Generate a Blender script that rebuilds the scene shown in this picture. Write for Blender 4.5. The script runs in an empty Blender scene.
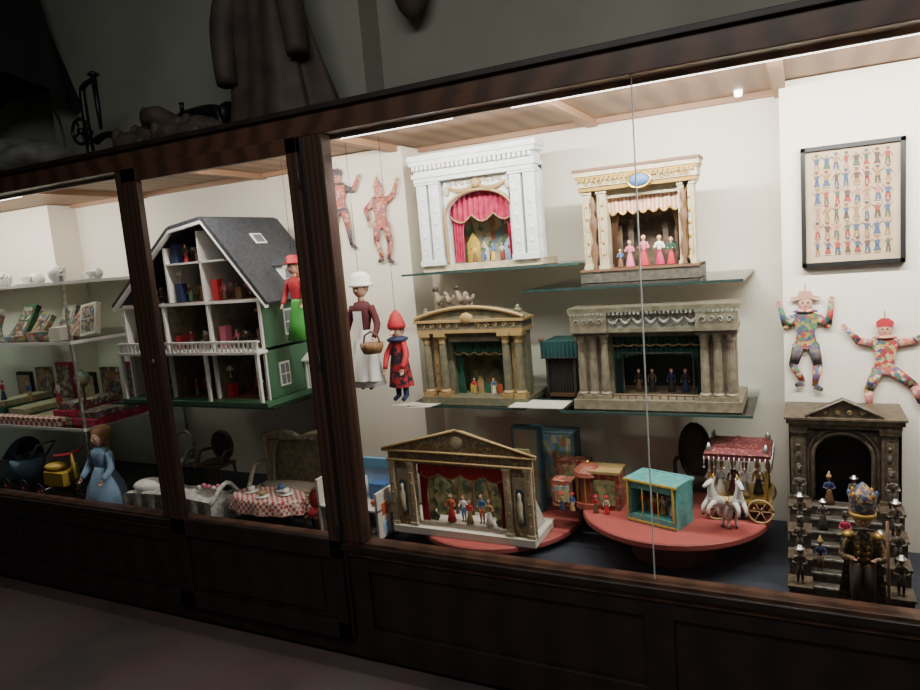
import bpy, math, random, bmesh
from mathutils import Matrix, Vector
random.seed(7)
pi=math.pi
# ---------------------------------------------------------------- materials
_m={}
def mat(name,col,rough=.6,metal=0.,col2=None,scale=25,bump=0.,emit=0.,kind='noise',lo=.4,hi=.6,stretch=None):
    if name in _m: return _m[name]
    m=bpy.data.materials.new(name); m.use_nodes=True
    nt=m.node_tree; p=nt.nodes['Principled BSDF']
    c=(*col,1)
    p.inputs['Base Color'].default_value=c
    p.inputs['Roughness'].default_value=rough
    p.inputs['Metallic'].default_value=metal
    if emit:
        p.inputs['Emission Color'].default_value=c
        p.inputs['Emission Strength'].default_value=emit
    if col2 or bump:
        tc=nt.nodes.new('ShaderNodeTexCoord'); mp=nt.nodes.new('ShaderNodeMapping')
        nt.links.new(tc.outputs['Object'],mp.inputs['Vector'])
        if stretch: mp.inputs['Scale'].default_value=stretch
        if kind=='noise':
            t=nt.nodes.new('ShaderNodeTexNoise'); t.inputs['Scale'].default_value=scale; t.inputs['Detail'].default_value=6
            out=t.outputs['Fac']
        elif kind=='voronoi':
            t=nt.nodes.new('ShaderNodeTexVoronoi'); t.inputs['Scale'].default_value=scale
            out=t.outputs['Distance']
        elif kind=='checker':
            t=nt.nodes.new('ShaderNodeTexChecker'); t.inputs['Scale'].default_value=scale
            out=t.outputs['Fac']
        elif kind=='wave':
            t=nt.nodes.new('ShaderNodeTexWave'); t.inputs['Scale'].default_value=scale; t.inputs['Distortion'].default_value=4; t.inputs['Detail'].default_value=3
            out=t.outputs['Fac']
        elif kind=='stripe':
            t=nt.nodes.new('ShaderNodeTexWave'); t.inputs['Scale'].default_value=scale
            out=t.outputs['Fac']
        nt.links.new(mp.outputs['Vector'],t.inputs['Vector'])
        if col2:
            r=nt.nodes.new('ShaderNodeValToRGB')
            r.color_ramp.elements[0].position=lo; r.color_ramp.elements[0].color=c
            r.color_ramp.elements[1].position=hi; r.color_ramp.elements[1].color=(*col2,1)
            nt.links.new(out,r.inputs['Fac']); nt.links.new(r.outputs['Color'],p.inputs['Base Color'])
        if bump:
            bn=nt.nodes.new('ShaderNodeBump'); bn.inputs['Strength'].default_value=bump; bn.inputs['Distance'].default_value=.01
            nt.links.new(out,bn.inputs['Height']); nt.links.new(bn.outputs['Normal'],p.inputs['Normal'])
    _m[name]=m
    return m
def multi(name,cols,scale,rough=.7,stretch=None):
    """patchwork of several printed colours (voronoi cells)"""
    if name in _m: return _m[name]
    m=bpy.data.materials.new(name); m.use_nodes=True
    nt=m.node_tree; p=nt.nodes['Principled BSDF']; p.inputs['Roughness'].default_value=rough
    tc=nt.nodes.new('ShaderNodeTexCoord'); mp=nt.nodes.new('ShaderNodeMapping')
    if stretch: mp.inputs['Scale'].default_value=stretch
    v=nt.nodes.new('ShaderNodeTexVoronoi'); v.inputs['Scale'].default_value=scale
    s=nt.nodes.new('ShaderNodeSeparateColor'); r=nt.nodes.new('ShaderNodeValToRGB'); r.color_ramp.interpolation='CONSTANT'
    nt.links.new(tc.outputs['Object'],mp.inputs['Vector']); nt.links.new(mp.outputs['Vector'],v.inputs['Vector'])
    nt.links.new(v.outputs['Color'],s.inputs['Color']); nt.links.new(s.outputs['Red'],r.inputs['Fac'])
    n=len(cols)
    r.color_ramp.elements[0].color=(*cols[0],1); r.color_ramp.elements[1].position=1/n; r.color_ramp.elements[1].color=(*cols[1],1)
    for i in range(2,n):
        e=r.color_ramp.elements.new(i/n); e.color=(*cols[i],1)
    nt.links.new(r.outputs['Color'],p.inputs['Base Color'])
    _m[name]=m; return m
def glassmat(name,tint,ior=1.45,rough=0.):
    m=bpy.data.materials.new(name); m.use_nodes=True
    nt=m.node_tree; nt.nodes.clear()
    o=nt.nodes.new('ShaderNodeOutputMaterial'); mx=nt.nodes.new('ShaderNodeMixShader')
    t=nt.nodes.new('ShaderNodeBsdfTransparent'); t.inputs['Color'].default_value=(*tint,1)
    g=nt.nodes.new('ShaderNodeBsdfGlossy'); g.inputs['Roughness'].default_value=rough
    f=nt.nodes.new('ShaderNodeFresnel'); f.inputs['IOR'].default_value=ior
    nt.links.new(f.outputs['Fac'],mx.inputs['Fac']); nt.links.new(t.outputs[0],mx.inputs[1]); nt.links.new(g.outputs[0],mx.inputs[2])
    nt.links.new(mx.outputs[0],o.inputs['Surface'])
    return m
GL=glassmat('pane_glass',(.97,.98,.975)); GS=glassmat('shelf_glass',(.86,.93,.91)); 
GE=mat('shelf_glass_edge',(.03,.06,.055),.2)
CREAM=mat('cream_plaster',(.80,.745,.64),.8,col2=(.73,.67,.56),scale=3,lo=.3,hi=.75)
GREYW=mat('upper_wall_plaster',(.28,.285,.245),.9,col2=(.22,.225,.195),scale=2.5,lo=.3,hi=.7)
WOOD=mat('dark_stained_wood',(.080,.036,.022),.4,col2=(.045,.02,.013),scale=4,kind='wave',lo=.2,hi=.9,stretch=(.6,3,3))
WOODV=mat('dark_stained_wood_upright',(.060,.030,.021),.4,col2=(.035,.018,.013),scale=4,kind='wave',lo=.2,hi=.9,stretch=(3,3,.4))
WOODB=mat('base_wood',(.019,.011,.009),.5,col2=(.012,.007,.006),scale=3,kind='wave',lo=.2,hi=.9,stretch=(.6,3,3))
CEILW=mat('case_ceiling_wood',(.30,.18,.105),.6,col2=(.21,.12,.07),scale=3,kind='wave',lo=.2,hi=.9,stretch=(1,.5,1))
BEAM=mat('beam_wood',(.33,.19,.11),.6)
LED=mat('led_tube',(1,.98,.95),.5,emit=9)
CFLOOR=mat('case_floor_felt',(.035,.04,.055),.9)
REDT=mat('red_table_top',(.34,.075,.065),.5); REDD=mat('red_drum',(.24,.07,.06),.6)
BLACK=mat('black_paint',(.012,.012,.012),.4); DARK=mat('dark_interior',(.03,.025,.02),.8)
WHITE=mat('white_paint',(.72,.71,.68),.5); OFFW=mat('off_white_paper',(.58,.54,.46),.8)
GOLD=mat('gold_paint',(.45,.28,.07),.4,.6); GOLDP=mat('ochre_gold',(.33,.22,.09),.5)
SILVER=mat('silver',(.52,.52,.52),.3,.9); SKIN=mat('doll_skin',(.62,.38,.28),.5)
RED=mat('red_cloth',(.42,.02,.03),.7); CRIM=mat('crimson_velvet',(.48,.025,.09),.7,col2=(.30,.012,.05),scale=30)
GREEN=mat('green_velvet',(.02,.11,.065),.8,col2=(.01,.06,.038),scale=30); TEAL=mat('teal_cloth',(.015,.07,.07),.8)
BLUE=mat('blue_paint',(.06,.14,.33),.5); LBLUE=mat('light_blue_cloth',(.27,.42,.60),.7); NAVY=mat('navy_cloth',(.02,.03,.09),.7)
TURQ=mat('turquoise_print',(.05,.27,.29),.5,col2=(.13,.34,.30),scale=60,lo=.4,hi=.6); YEL=mat('yellow_paint',(.55,.38,.06),.4); PINK=mat('pink_cloth',(.58,.14,.22),.7)
BROWN=mat('brown_wood',(.13,.065,.032),.5); HAIR=mat('fair_hair',(.36,.20,.09),.7); ORANGE=mat('orange_print',(.45,.10,.04),.6)
WBLUE=mat('blue_white_plaster',(.68,.71,.72),.5,col2=(.53,.57,.60),scale=40,lo=.35,hi=.7)
CRM2=mat('antique_cream',(.50,.44,.31),.5,col2=(.35,.28,.17),scale=45,lo=.35,hi=.7)
STONEG=mat('green_grey_marble',(.10,.11,.075),.5,col2=(.20,.165,.10),scale=35,lo=.35,hi=.65)
STONEB=mat('beige_brown_marble',(.24,.195,.135),.5,col2=(.14,.11,.075),scale=40,lo=.35,hi=.65)
GARL=mat('grey_frieze',(.38,.36,.31),.5,col2=(.16,.15,.13),scale=60,lo=.4,hi=.6)
STONED=mat('dark_granite',(.035,.031,.026),.5,col2=(.10,.08,.055),scale=60,lo=.4,hi=.7)
DGREEN=mat('house_green',(.035,.11,.055),.6); ROOF=mat('slate_roof',(.022,.026,.034),.6,col2=(.04,.045,.053),scale=60)
SCENE=multi('painted_scene',[(.08,.16,.09),(.24,.29,.17),(.36,.30,.14),(.13,.22,.30),(.30,.13,.07),(.42,.36,.23)],48,stretch=(1,1,.6))
# ---------------------------------------------------------------- mesh builder
class B:
    def __init__(s,name): s.name=name; s.v=[]; s.f=[]; s.mi=[]; s.sm=[]; s.mats=[]; s.M=Matrix.Identity(4)
    def add(s,vs,fs,m,smooth=False):
        if m not in s.mats: s.mats.append(m)
        k=s.mats.index(m); o=len(s.v)
        s.v+= [s.M@Vector(v) for v in vs]
        for f in fs: s.f.append([o+i for i in f]); s.mi.append(k); s.sm.append(smooth)
    def box(s,x0,x1,y0,y1,z0,z1,m):
        vs=[(x,y,z) for x in (x0,x1) for y in (y0,y1) for z in (z0,z1)]
        s.add(vs,[(0,1,3,2),(4,6,7,5),(0,4,5,1),(2,3,7,6),(0,2,6,4),(1,5,7,3)],m)
    def prism(s,pts,y0,y1,m,smooth=False):
        n=len(pts)
        vs=[(x,y0,z) for x,z in pts]+[(x,y1,z) for x,z in pts]
        fs=[list(range(n)),list(range(2*n-1,n-1,-1))]+[(i,n+i,n+(i+1)%n,(i+1)%n) for i in range(n)]
        s.add(vs,fs,m,smooth)
    def lathe(s,prof,c,m,seg=14,smooth=True,sy=1.,a0=0,flut=0):
        vs=[];fs=[];n=len(prof)
        for r,z in prof:
            for j in range(seg):
                a=2*pi*j/seg+a0; rr=r*(1-flut*(j%2))
                vs.append((c[0]+rr*math.cos(a),c[1]+sy*rr*math.sin(a),c[2]+z))
        for i in range(n-1):
            for j in range(seg):
                fs.append((i*seg+j,i*seg+(j+1)%seg,(i+1)*seg+(j+1)%seg,(i+1)*seg+j))
        fs.append(list(range(seg))[::-1]); fs.append([(n-1)*seg+j for j in range(seg)])
        s.add(vs,fs,m,smooth)
    def ell(s,c,r,m,seg=10,rings=6):
        if not hasattr(r,'__len__'): r=(r,r,r)
        vs=[(c[0],c[1],c[2]-r[2])];fs=[]
        for i in range(1,rings):
            p=-pi/2+pi*i/rings
            for j in range(seg):
                a=2*pi*j/seg; vs.append((c[0]+r[0]*math.cos(p)*math.cos(a),c[1]+r[1]*math.cos(p)*math.sin(a),c[2]+r[2]*math.sin(p)))
        vs.append((c[0],c[1],c[2]+r[2])); e=len(vs)-1
        for j in range(seg):
            fs.append((0,1+(j+1)%seg,1+j)); fs.append((e,e-seg+j,e-seg+(j+1)%seg))
        for i in range(rings-2):
            for j in range(seg):
                a=1+i*seg; fs.append((a+j,a+(j+1)%seg,a+seg+(j+1)%seg,a+seg+j))
        s.add(vs,fs,m,True)
    def tube(s,pts,rads,m,seg=8,sub=1):
        P=[Vector(p) for p in pts]
        if not hasattr(rads,'__len__'): rads=[rads]*len(P)
        if sub>1:
            Q=[];R=[]
            for i in range(len(P)-1):
                p0=P[max(i-1,0)];p1=P[i];p2=P[i+1];p3=P[min(i+2,len(P)-1)]
                for k in range(sub):
                    t=k/sub
                    Q.append(.5*((2*p1)+(p2-p0)*t+(2*p0-5*p1+4*p2-p3)*t*t+(3*p1-p0-3*p2+p3)*t**3)); R.append(rads[i]*(1-t)+rads[i+1]*t)
            Q.append(P[-1]);R.append(rads[-1]);P=Q;rads=R
        n=len(P);vs=[];fs=[];up=None
        for i in range(n):
            t=(P[min(i+1,n-1)]-P[max(i-1,0)]).normalized()
            if up is None: up=t.orthogonal().normalized()
            else:
                up=(up-t*up.dot(t)); up=up.normalized() if up.length>1e-6 else t.orthogonal().normalized()
            w=t.cross(up)
            for j in range(seg):
                a=2*pi*j/seg; vs.append(P[i]+rads[i]*(math.cos(a)*up+math.sin(a)*w))
        for i in range(n-1):
            for j in range(seg): fs.append((i*seg+j,i*seg+(j+1)%seg,(i+1)*seg+(j+1)%seg,(i+1)*seg+j))
        fs.append(list(range(seg))[::-1]);fs.append([(n-1)*seg+j for j in range(seg)])
        s.add(vs,fs,m,True)
    def grid(s,fn,nu,nv,m,smooth=True):
        vs=[fn(i/nu,j/nv) for j in range(nv+1) for i in range(nu+1)]
        fs=[(j*(nu+1)+i,j*(nu+1)+i+1,(j+1)*(nu+1)+i+1,(j+1)*(nu+1)+i) for j in range(nv) for i in range(nu)]
        s.add(vs,fs,m,smooth)
    def curtain(s,x0,x1,zt,zb,y,m,amp=.006,nf=8,nu=64,nv=5,fringe=None):
        f=zb if callable(zb) else (lambda u:zb)
        s.grid(lambda u,v:(x0+(x1-x0)*u,y+amp*math.sin(2*pi*nf*u)*(.4+.6*v),zt+(f(u)-zt)*v),nu,nv,m)
        if fringe:
            s.tube([(x0+(x1-x0)*i/32,y-.004,f(i/32)) for i in range(33)],.003,fringe,5)
    def drape(s,x0,xt,xb,xm,zt,zb,y,m,amp=.006,nf=4):
        def fn(u,v):
            if v<.6: e=xt+(xm-xt)*math.sin(v/.6*pi/2)
            else: e=xm+(xb-xm)*((v-.6)/.4)
            return (x0+(e-x0)*u,y+amp*math.sin(2*pi*nf*u),zt+(zb-zt)*v)
        s.grid(fn,32,14,m)
    def dent(s,x0,x1,y0,y1,z0,z1,n,m):
        w=(x1-x0)/n
        for i in range(n): s.box(x0+w*(i+.2),x0+w*(i+.75),y0,y1,z0,z1,m)
    def arch(s,x0,x1,z0,z1,a0,a1,spring,rise,y0,y1,m,n=14):
        s.box(x0,a0,y0,y1,z0,z1,m); s.box(a1,x1,y0,y1,z0,z1,m)
        c=(a0+a1)/2;h=(a1-a0)/2
        for i in range(n):
            t0=pi-pi*i/n;t1=pi-pi*(i+1)/n
            xa,za=c+h*math.cos(t0),spring+rise*math.sin(t0); xb,zb=c+h*math.cos(t1),spring+rise*math.sin(t1)
            s.prism([(xa,za),(xb,zb),(xb,z1),(xa,z1)],y0,y1,m)
    def archband(s,a0,a1,spring,rise,y,r,m,z0=None,n=18):
        c=(a0+a1)/2;h=(a1-a0)/2
        pts=[(c+h*math.cos(pi-pi*i/n),y,spring+rise*math.sin(pi-pi*i/n)) for i in range(n+1)]
        if z0 is not None: pts=[(a0,y,z0)]+pts+[(a1,y,z0)]
        s.tube(pts,r,m,6)
    def column(s,x,y,z0,z1,r,m,cap,seg=16,flut=.08):
        h=z1-z0
        s.box(x-r*1.5,x+r*1.5,y-r*1.5,y+r*1.5,z0,z0+r*1.1,cap)
        s.lathe([(r*1.4,r*1.1),(r*1.45,r*1.5),(r*1.1,r*1.9)],(x,y,z0),cap,seg)
        s.lathe([(r*1.02,r*1.9),(r*1.02,h*.4),(r*.88,h-r*3)],(x,y,z0),m,seg*2,False,flut=flut)
        s.lathe([(r*.9,h-r*3),(r*1.1,h-r*2.2),(r*1.0,h-r*2),(r*1.5,h-r*.9)],(x,y,z0),cap,seg)
        s.box(x-r*1.6,x+r*1.6,y-r*1.6,y+r*1.6,z1-r*.9,z1,cap)
    def pilaster(s,x0,x1,y0,y1,z0,z1,m,orn):
        w=x1-x0;c=(x0+x1)/2
        s.box(x0,x1,y0,y1,z0,z1,m)
        s.box(x0-w*.12,x1+w*.12,y0-w*.12,y1,z0,z0+w*.5,m); s.box(x0-w*.12,x1+w*.12,y0-w*.12,y1,z1-w*.35,z1,m)
        s.tube([(x0+w*.2,y0,z0+w*.8),(x1-w*.2,y0,z0+w*.8),(x1-w*.2,y0,z1-w*.7),(x0+w*.2,y0,z1-w*.7),(x0+w*.2,y0,z0+w*.8)],w*.04,orn,4)
        for k in range(5):
            zz=z0+w+(z1-z0-2*w)*(k+.5)/5
            s.ell((c,y0,zz),(w*.16,w*.1,w*.3 if k%2 else w*.18),orn,8,5)
    def done(s,bevel=0,parent=None):
        xs=[v.x for v in s.v];ys=[v.y for v in s.v];zs=[v.z for v in s.v]
        o=Vector(((min(xs)+max(xs))/2,(min(ys)+max(ys))/2,min(zs)))
        me=bpy.data.meshes.new(s.name); me.from_pydata([v-o for v in s.v],[],s.f)
        for m in s.mats: me.materials.append(m)
        me.polygons.foreach_set('material_index',s.mi); me.polygons.foreach_set('use_smooth',s.sm)
        bm=bmesh.new(); bm.from_mesh(me); bmesh.ops.recalc_face_normals(bm,faces=bm.faces); bm.to_mesh(me); bm.free()
        ob=bpy.data.objects.new(s.name,me); ob.location=o; bpy.context.collection.objects.link(ob)
        if bevel:
            bv=ob.modifiers.new('bevel','BEVEL'); bv.width=bevel; bv.segments=2; bv.limit_method='ANGLE'; bv.angle_limit=.7
        if parent: ob.parent=parent
        return ob
def simple(name,x0,x1,y0,y1,z0,z1,m,bevel=0,parent=None):
    b=B(name); b.box(x0,x1,y0,y1,z0,z1,m); return b.done(bevel,parent)
# ---------------------------------------------------------------- room
FLOORM=mat('worn_concrete_floor',(.085,.070,.066),.75,col2=(.048,.042,.042),scale=1.6,bump=.15,lo=.35,hi=.65)
nt=FLOORM.node_tree; ramp=[n for n in nt.nodes if n.type=='VALTORGB'][0]; e=ramp.color_ramp.elements.new(.54); e.color=(.09,.055,.052,1)
simple('floor',-7,3,-5,1,-.1,0,FLOORM)
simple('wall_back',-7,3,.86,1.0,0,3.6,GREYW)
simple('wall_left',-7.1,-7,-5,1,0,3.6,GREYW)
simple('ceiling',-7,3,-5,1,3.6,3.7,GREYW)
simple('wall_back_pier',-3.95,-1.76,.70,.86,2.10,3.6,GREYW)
# ---------------------------------------------------------------- display case
case=bpy.data.objects.new('display_case',None); bpy.context.collection.objects.link(case)
XL,XR=-5.2,1.0
b=B('cabinet_base')
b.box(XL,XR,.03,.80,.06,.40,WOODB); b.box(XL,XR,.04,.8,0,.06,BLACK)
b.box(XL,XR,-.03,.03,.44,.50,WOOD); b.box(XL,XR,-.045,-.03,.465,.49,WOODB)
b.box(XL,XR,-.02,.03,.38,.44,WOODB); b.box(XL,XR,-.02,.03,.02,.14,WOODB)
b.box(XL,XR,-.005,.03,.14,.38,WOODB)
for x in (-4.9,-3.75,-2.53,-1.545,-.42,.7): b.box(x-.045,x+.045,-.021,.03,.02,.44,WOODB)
b.done(.003,case)
b=B('case_lining'); b.box(XL,XR,.03,.80,.40,.405,CFLOOR); b.done(0,case)
b=B('case_back_panel'); b.box(XL,XR,.80,.84,.40,2.04,CREAM); b.box(-2.15,-1.56,.62,.80,.405,2.03,CREAM); b.box(-.07,XR,.62,.80,.405,2.03,CREAM); b.box(XL,-4.02,.62,.80,.405,2.03,CREAM)
b.done(0,case)
b=B('top_rail'); b.box(XL,XR,-.035,.03,2.0,2.085,WOOD); b.box(XL,XR,-.05,.04,2.075,2.095,WOODB); b.box(XL,XR,.03,.045,1.985,2.03,WOOD)
b.done(.003,case)
b=B('case_ceiling'); b.box(XL,XR,.03,.84,2.035,2.08,CEILW)
for x in (-3.4,-2.5,-1.6,-.76,-.07): b.box(x-.02,x+.02,.045,.80,2.008,2.035,BEAM)
b.box(XL,XR,.765,.80,2.015,2.035,BEAM)
b.done(0,case)
b=B('case_posts')
b.box(-2.565,-2.515,-.035,.03,.50,2.0,WOODV); b.box(-1.585,-1.495,-.035,.02,.50,2.0,WOODV)
b.box(XL,XL+.08,-.03,.84,.0,2.08,WOODV); b.box(XR-.08,XR,-.03,.84,.0,2.08,WOODV)
b.box(-1.592,-1.578,-.04,-.03,.1,2.0,BLACK)
b.done(.003,case)
b=B('case_door')
x0,x1=-2.51,-1.595
b.box(x0,x0+.085,-.05,-.02,.47,2.0,WOODV); b.box(x1-.05,x1,-.05,-.02,.47,2.0,WOODV)
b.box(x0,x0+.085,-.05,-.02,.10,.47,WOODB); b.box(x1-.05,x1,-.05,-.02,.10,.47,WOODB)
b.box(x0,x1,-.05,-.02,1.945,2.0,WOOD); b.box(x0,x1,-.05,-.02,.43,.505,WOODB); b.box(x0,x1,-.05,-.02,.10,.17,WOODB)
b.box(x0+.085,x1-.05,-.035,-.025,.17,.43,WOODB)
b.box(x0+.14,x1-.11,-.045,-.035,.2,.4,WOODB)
for z in (.55,1.2,1.85): b.tube([(x1+.002,-.055,z-.03),(x1+.002,-.055,z+.03)],.006,BLACK)
b.lathe([(.004,0),(.009,.012),(.004,.024)],(x0+.045,-.055,1.19),BROWN,10)
b.done(.003,case)
def pane(x0,x1,z0,z1,y):
    b=B('glass_pane'); b.add([(x0,y,z0),(x1,y,z0),(x1,y,z1),(x0,y,z1)],[(0,1,2,3)],GL); b.done(0,case)
pane(XL+.08,-2.565,.50,2.0,0); pane(-2.425,-1.645,.505,1.945,-.035); pane(-1.495,-.432,.50,2.0,0); pane(-.428,XR-.08,.50,2.0,0)
b=B('pane_joint'); b.box(-.4315,-.4285,-.004,.004,.5,2.0,mat('pane_joint_grey',(.45,.48,.47),.3)); b.done(0,case)
b=B('led_strip_housing')
for a,c in ((-1.48,-1.03),(-.82,.9),(-5.1,-3.36)):
    b.tube([(a,.062,1.993),(c,.062,1.993)],.006,LED,8); b.box(a,c,.05,.075,1.997,2.01,WHITE)
b.lathe([(.012,0),(.014,.012),(.014,.02)],(-.2,.66,2.012),LED,12)  # glowing puck added to stand in for a reflected spot of light
b.done(0,case)
def shelf(x0,x1,y0,y1,z,parent=None):
    b=B('glass_shelf'); b.box(x0,x1,y0+.004,y1,z-.007,z,GS); b.box(x0,x1,y0,y0+.004,z-.008,z+.001,GE)
    for x in (x0+.08,x1-.08): b.tube([(x,y1-.02,z-.012),(x,y1,z-.012)],.005,SILVER); b.box(x-.004,x+.004,y1-.1,y1,z-.014,z-.007,SILVER)
    b.done()
shelf(-1.51,-.74,.44,.80,1.478); shelf(-.90,-.17,.25,.80,1.398); shelf(-1.53,-.99,.42,.80,.925); shelf(-.83,-.16,.36,.80,.935)
shelf(-3.05,-2.0,.14,.80,.965)
# ---------------------------------------------------------------- figures
def hand(b,p,d,s,m):
    p=Vector(p); d=Vector(d).normalized(); w=Vector((1,0,0)) if abs(d.x)<.8 else Vector((0,0,1)); w=(w-d*w.dot(d)).normalized()
    b.ell(p+d*s*.35,(s*.3,s*.16,s*.36),m,8,5)
    for i,l in enumerate((.42,.5,.47,.36)):
        o=p+d*s*.6+w*s*(i-1.5)*.16
        b.tube([o,o+d*s*l*.6,o+d*s*l+Vector((0,-s*.12,0))],[s*.075,s*.07,s*.05],m,6)
    o=p+d*s*.25+w*s*-.25; b.tube([o,o-w*s*.2+d*s*.2,o-w*s*.22+d*s*.42],[s*.09,s*.08,s*.055],m,6)
def head(b,x,y,z,r,skin,hair=None,longhair=False):
    b.ell((x,y,z),(r*.82,r*.88,r),skin,14,10)
    b.ell((x,y-r*.88,z-r*.12),(r*.13,r*.2,r*.18),skin,6,5)
    for sx in (-1,1):
        b.ell((x+sx*r*.32,y-r*.78,z+r*.08),(r*.14,r*.1,r*.1),WHITE,6,5); b.ell((x+sx*r*.32,y-r*.87,z+r*.08),(r*.07,r*.04,r*.08),BLACK,6,5)
        b.ell((x+sx*r*.82,y,z),(r*.1,r*.16,r*.22),skin,6,5)
    b.ell((x,y-r*.76,z-r*.45),(r*.25,r*.1,r*.07),RED,6,5)
    if hair:
        b.ell((x,y+r*.16,z+r*.2),(r*.95,r*.92,r*.95),hair,12,8)
        if longhair: b.ell((x,y+r*.5,z-r*.5),(r*.85,r*.5,r*1.1),hair,12,8)
def figure(b,x,y,z,h,top,bottom,hat=None,hatk=None,hair=None,skirt=True,pose='down',skin=None,hands=False,longhair=False):
    skin=skin or SKIN
    if skirt:
        b.lathe([(.15*h,.03*h),(.165*h,.035*h),(.12*h,.25*h),(.075*h,.48*h),(.06*h,.52*h)],(x,y,z),bottom,20,True,.8,flut=.08)
        for s in (-1,1): b.tube([(x+s*.04*h,y,z+.12*h),(x+s*.04*h,y,z+.02*h),(x+s*.045*h,y-.05*h,z+.015*h)],[.022*h,.02*h,.018*h],BLACK,6)
    else:
        for s in (-1,1):
            b.tube([(x+s*.045*h,y,z+.5*h),(x+s*.055*h,y-.01*h,z+.27*h),(x+s*.05*h,y+.01*h,z+.05*h)],[.055*h,.042*h,.028*h],bottom,8)
            b.tube([(x+s*.05*h,y+.015*h,z+.02*h),(x+s*.06*h,y-.07*h,z+.018*h)],[.028*h,.02*h],BLACK,6)
    b.lathe([(.062*h,.47*h),(.06*h,.53*h),(.085*h,.64*h),(.098*h,.72*h),(.07*h,.77*h),(.03*h,.785*h)],(x,y,z),top,14,True,.7)
    b.tube([(x,y,z+.77*h),(x,y,z+.83*h)],.028*h,skin,8)
    for s in (-1,1):
        sh=(x+s*.09*h,y,z+.735*h)
        if pose=='down': el=(x+s*.15*h,y-.01*h,z+.58*h); ha=(x+s*.15*h,y-.08*h,z+.47*h)
        elif pose=='out': el=(x+s*.2*h,y,z+.68*h); ha=(x+s*.3*h,y-.04*h,z+.74*h)
        else: el=(x+s*.16*h,y-.04*h,z+.58*h); ha=(x+s*.09*h,y-.15*h,z+.6*h)
        b.tube([sh,el,ha],[.036*h,.03*h,.022*h],top,8,3)
        d=Vector(ha)-Vector(el)
        if hands: hand(b,ha,d,.055*h,skin)
        else: b.ell(Vector(ha)+d.normalized()*.02*h,(.02*h,.016*h,.028*h),skin,6,5)
    head(b,x,y,z+.89*h,.078*h,skin,hair,longhair)
    if hat:
        t=z+.94*h
        if hatk=='cone': b.lathe([(.09*h,0),(.085*h,.02*h),(.035*h,.12*h),(.005*h,.2*h)],(x,y,t),hat,12)
        elif hatk=='brim': b.lathe([(.13*h,0),(.13*h,.01*h),(.07*h,.015*h),(.06*h,.09*h),(.02*h,.1*h)],(x,y,t),hat,14)
        elif hatk=='tall': b.lathe([(.08*h,-.01*h),(.075*h,.03*h),(.095*h,.15*h),(.09*h,.16*h)],(x,y,t),hat,14)
        elif hatk=='bonnet':
            b.lathe([(.11*h,-.03*h),(.12*h,-.015*h),(.09*h,.0*h),(.1*h,.05*h),(.06*h,.09*h),(.01*h,.1*h)],(x,y+.015*h,t),hat,18,flut=.06)
# ---------------------------------------------------------------- theatres
def urn(b,x,y,z,s,m): b.lathe([(.3*s,0),(.35*s,.1*s),(.12*s,.25*s),(.4*s,.6*s),(.42*s,.8*s),(.2*s,.95*s),(.25*s,1.05*s),(.02*s,1.3*s)],(x,y,z),m,12)
def swag(b,x0,x1,z,dz,y,r,m,n=10):
    b.tube([(x0+(x1-x0)*i/n,y,z-dz*math.sin(pi*i/n)) for i in range(n+1)],[r*(.5+.8*math.sin(pi*i/n)) for i in range(n+1)],m,6)
def scrolls(b,x0,x1,y,z,s,n,m):
    for i in range(n):
        cx=x0+(x1-x0)*(i+.5)/n; d=1 if i%2 else -1
        b.tube([(cx+d*s*(1-t/9)*math.cos(t*.9)*.8,y,z+s*(1-t/9)*math.sin(t*.9)) for t in range(9)],[s*.14]*9,m,5)
# A white and blue theatre
b=B('puppet_theater'); X0,X1,Z=-1.435,-.91,1.48; y=.50; yb=y+.07
b.box(X0,X1,y,.70,Z,Z+.025,CRM2)
b.arch(X0+.12,X1-.12,Z+.025,1.86,-1.31,-1.02,1.70,.09,y+.01,y+.03,WBLUE)
b.archband(-1.315,-1.015,1.70,.095,y+.005,.007,GOLDP,Z+.03)
for a in (X0+.005,X0+.062,X1-.107,X1-.05): b.pilaster(a,a+.045,y-.01,y+.05,Z+.025,1.85,WBLUE,WHITE)
b.box(X0+.0,X0+.12,y+.03,yb,Z+.02,1.86,WBLUE); b.box(X1-.12,X1,y+.03,yb,Z+.02,1.86,WBLUE)
b.box(-1.335,-1.32,yb-.02,.70,Z+.02,1.84,WBLUE); b.box(-1.01,-.995,yb-.02,.70,Z+.02,1.84,WBLUE)
for i,(o,z0,z1) in enumerate(((0,1.845,1.862),(.006,1.862,1.88),(-.003,1.88,1.912),(.010,1.912,1.93),(.016,1.93,1.952))): b.box(X0-o,X1+o,y-.02-o,yb,z0,z1,WBLUE)
b.dent(X0,X1,y-.035,y-.01,1.893,1.91,26,WHITE)
scrolls(b,X0+.14,X1-.14,y+.005,1.825,.014,9,GOLDP)
for s in (-1,1):
    swag(b,-1.165,-1.165+s*.13,1.815,.02,y+.004,.008,GOLDP)
    b.ell((-1.165+s*.135,y+.005,1.80),(.014,.008,.02),CRM2)
b.ell((-1.165,y,1.82),(.022,.012,.02),GOLDP)
b.curtain(-1.31,-1.02,1.80,lambda u:1.70-.03*abs(math.sin(3*pi*u)),y+.045,CRIM,.008,12,fringe=GOLDP)
b.drape(-1.31,-1.19,-1.265,-1.262,1.79,Z+.03,y+.06,CRIM); b.drape(-1.02,-1.14,-1.06,-1.063,1.79,Z+.03,y+.06,CRIM)
b.box(-1.32,-1.01,y+.17,y+.18,Z+.02,1.80,SCENE)
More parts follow.
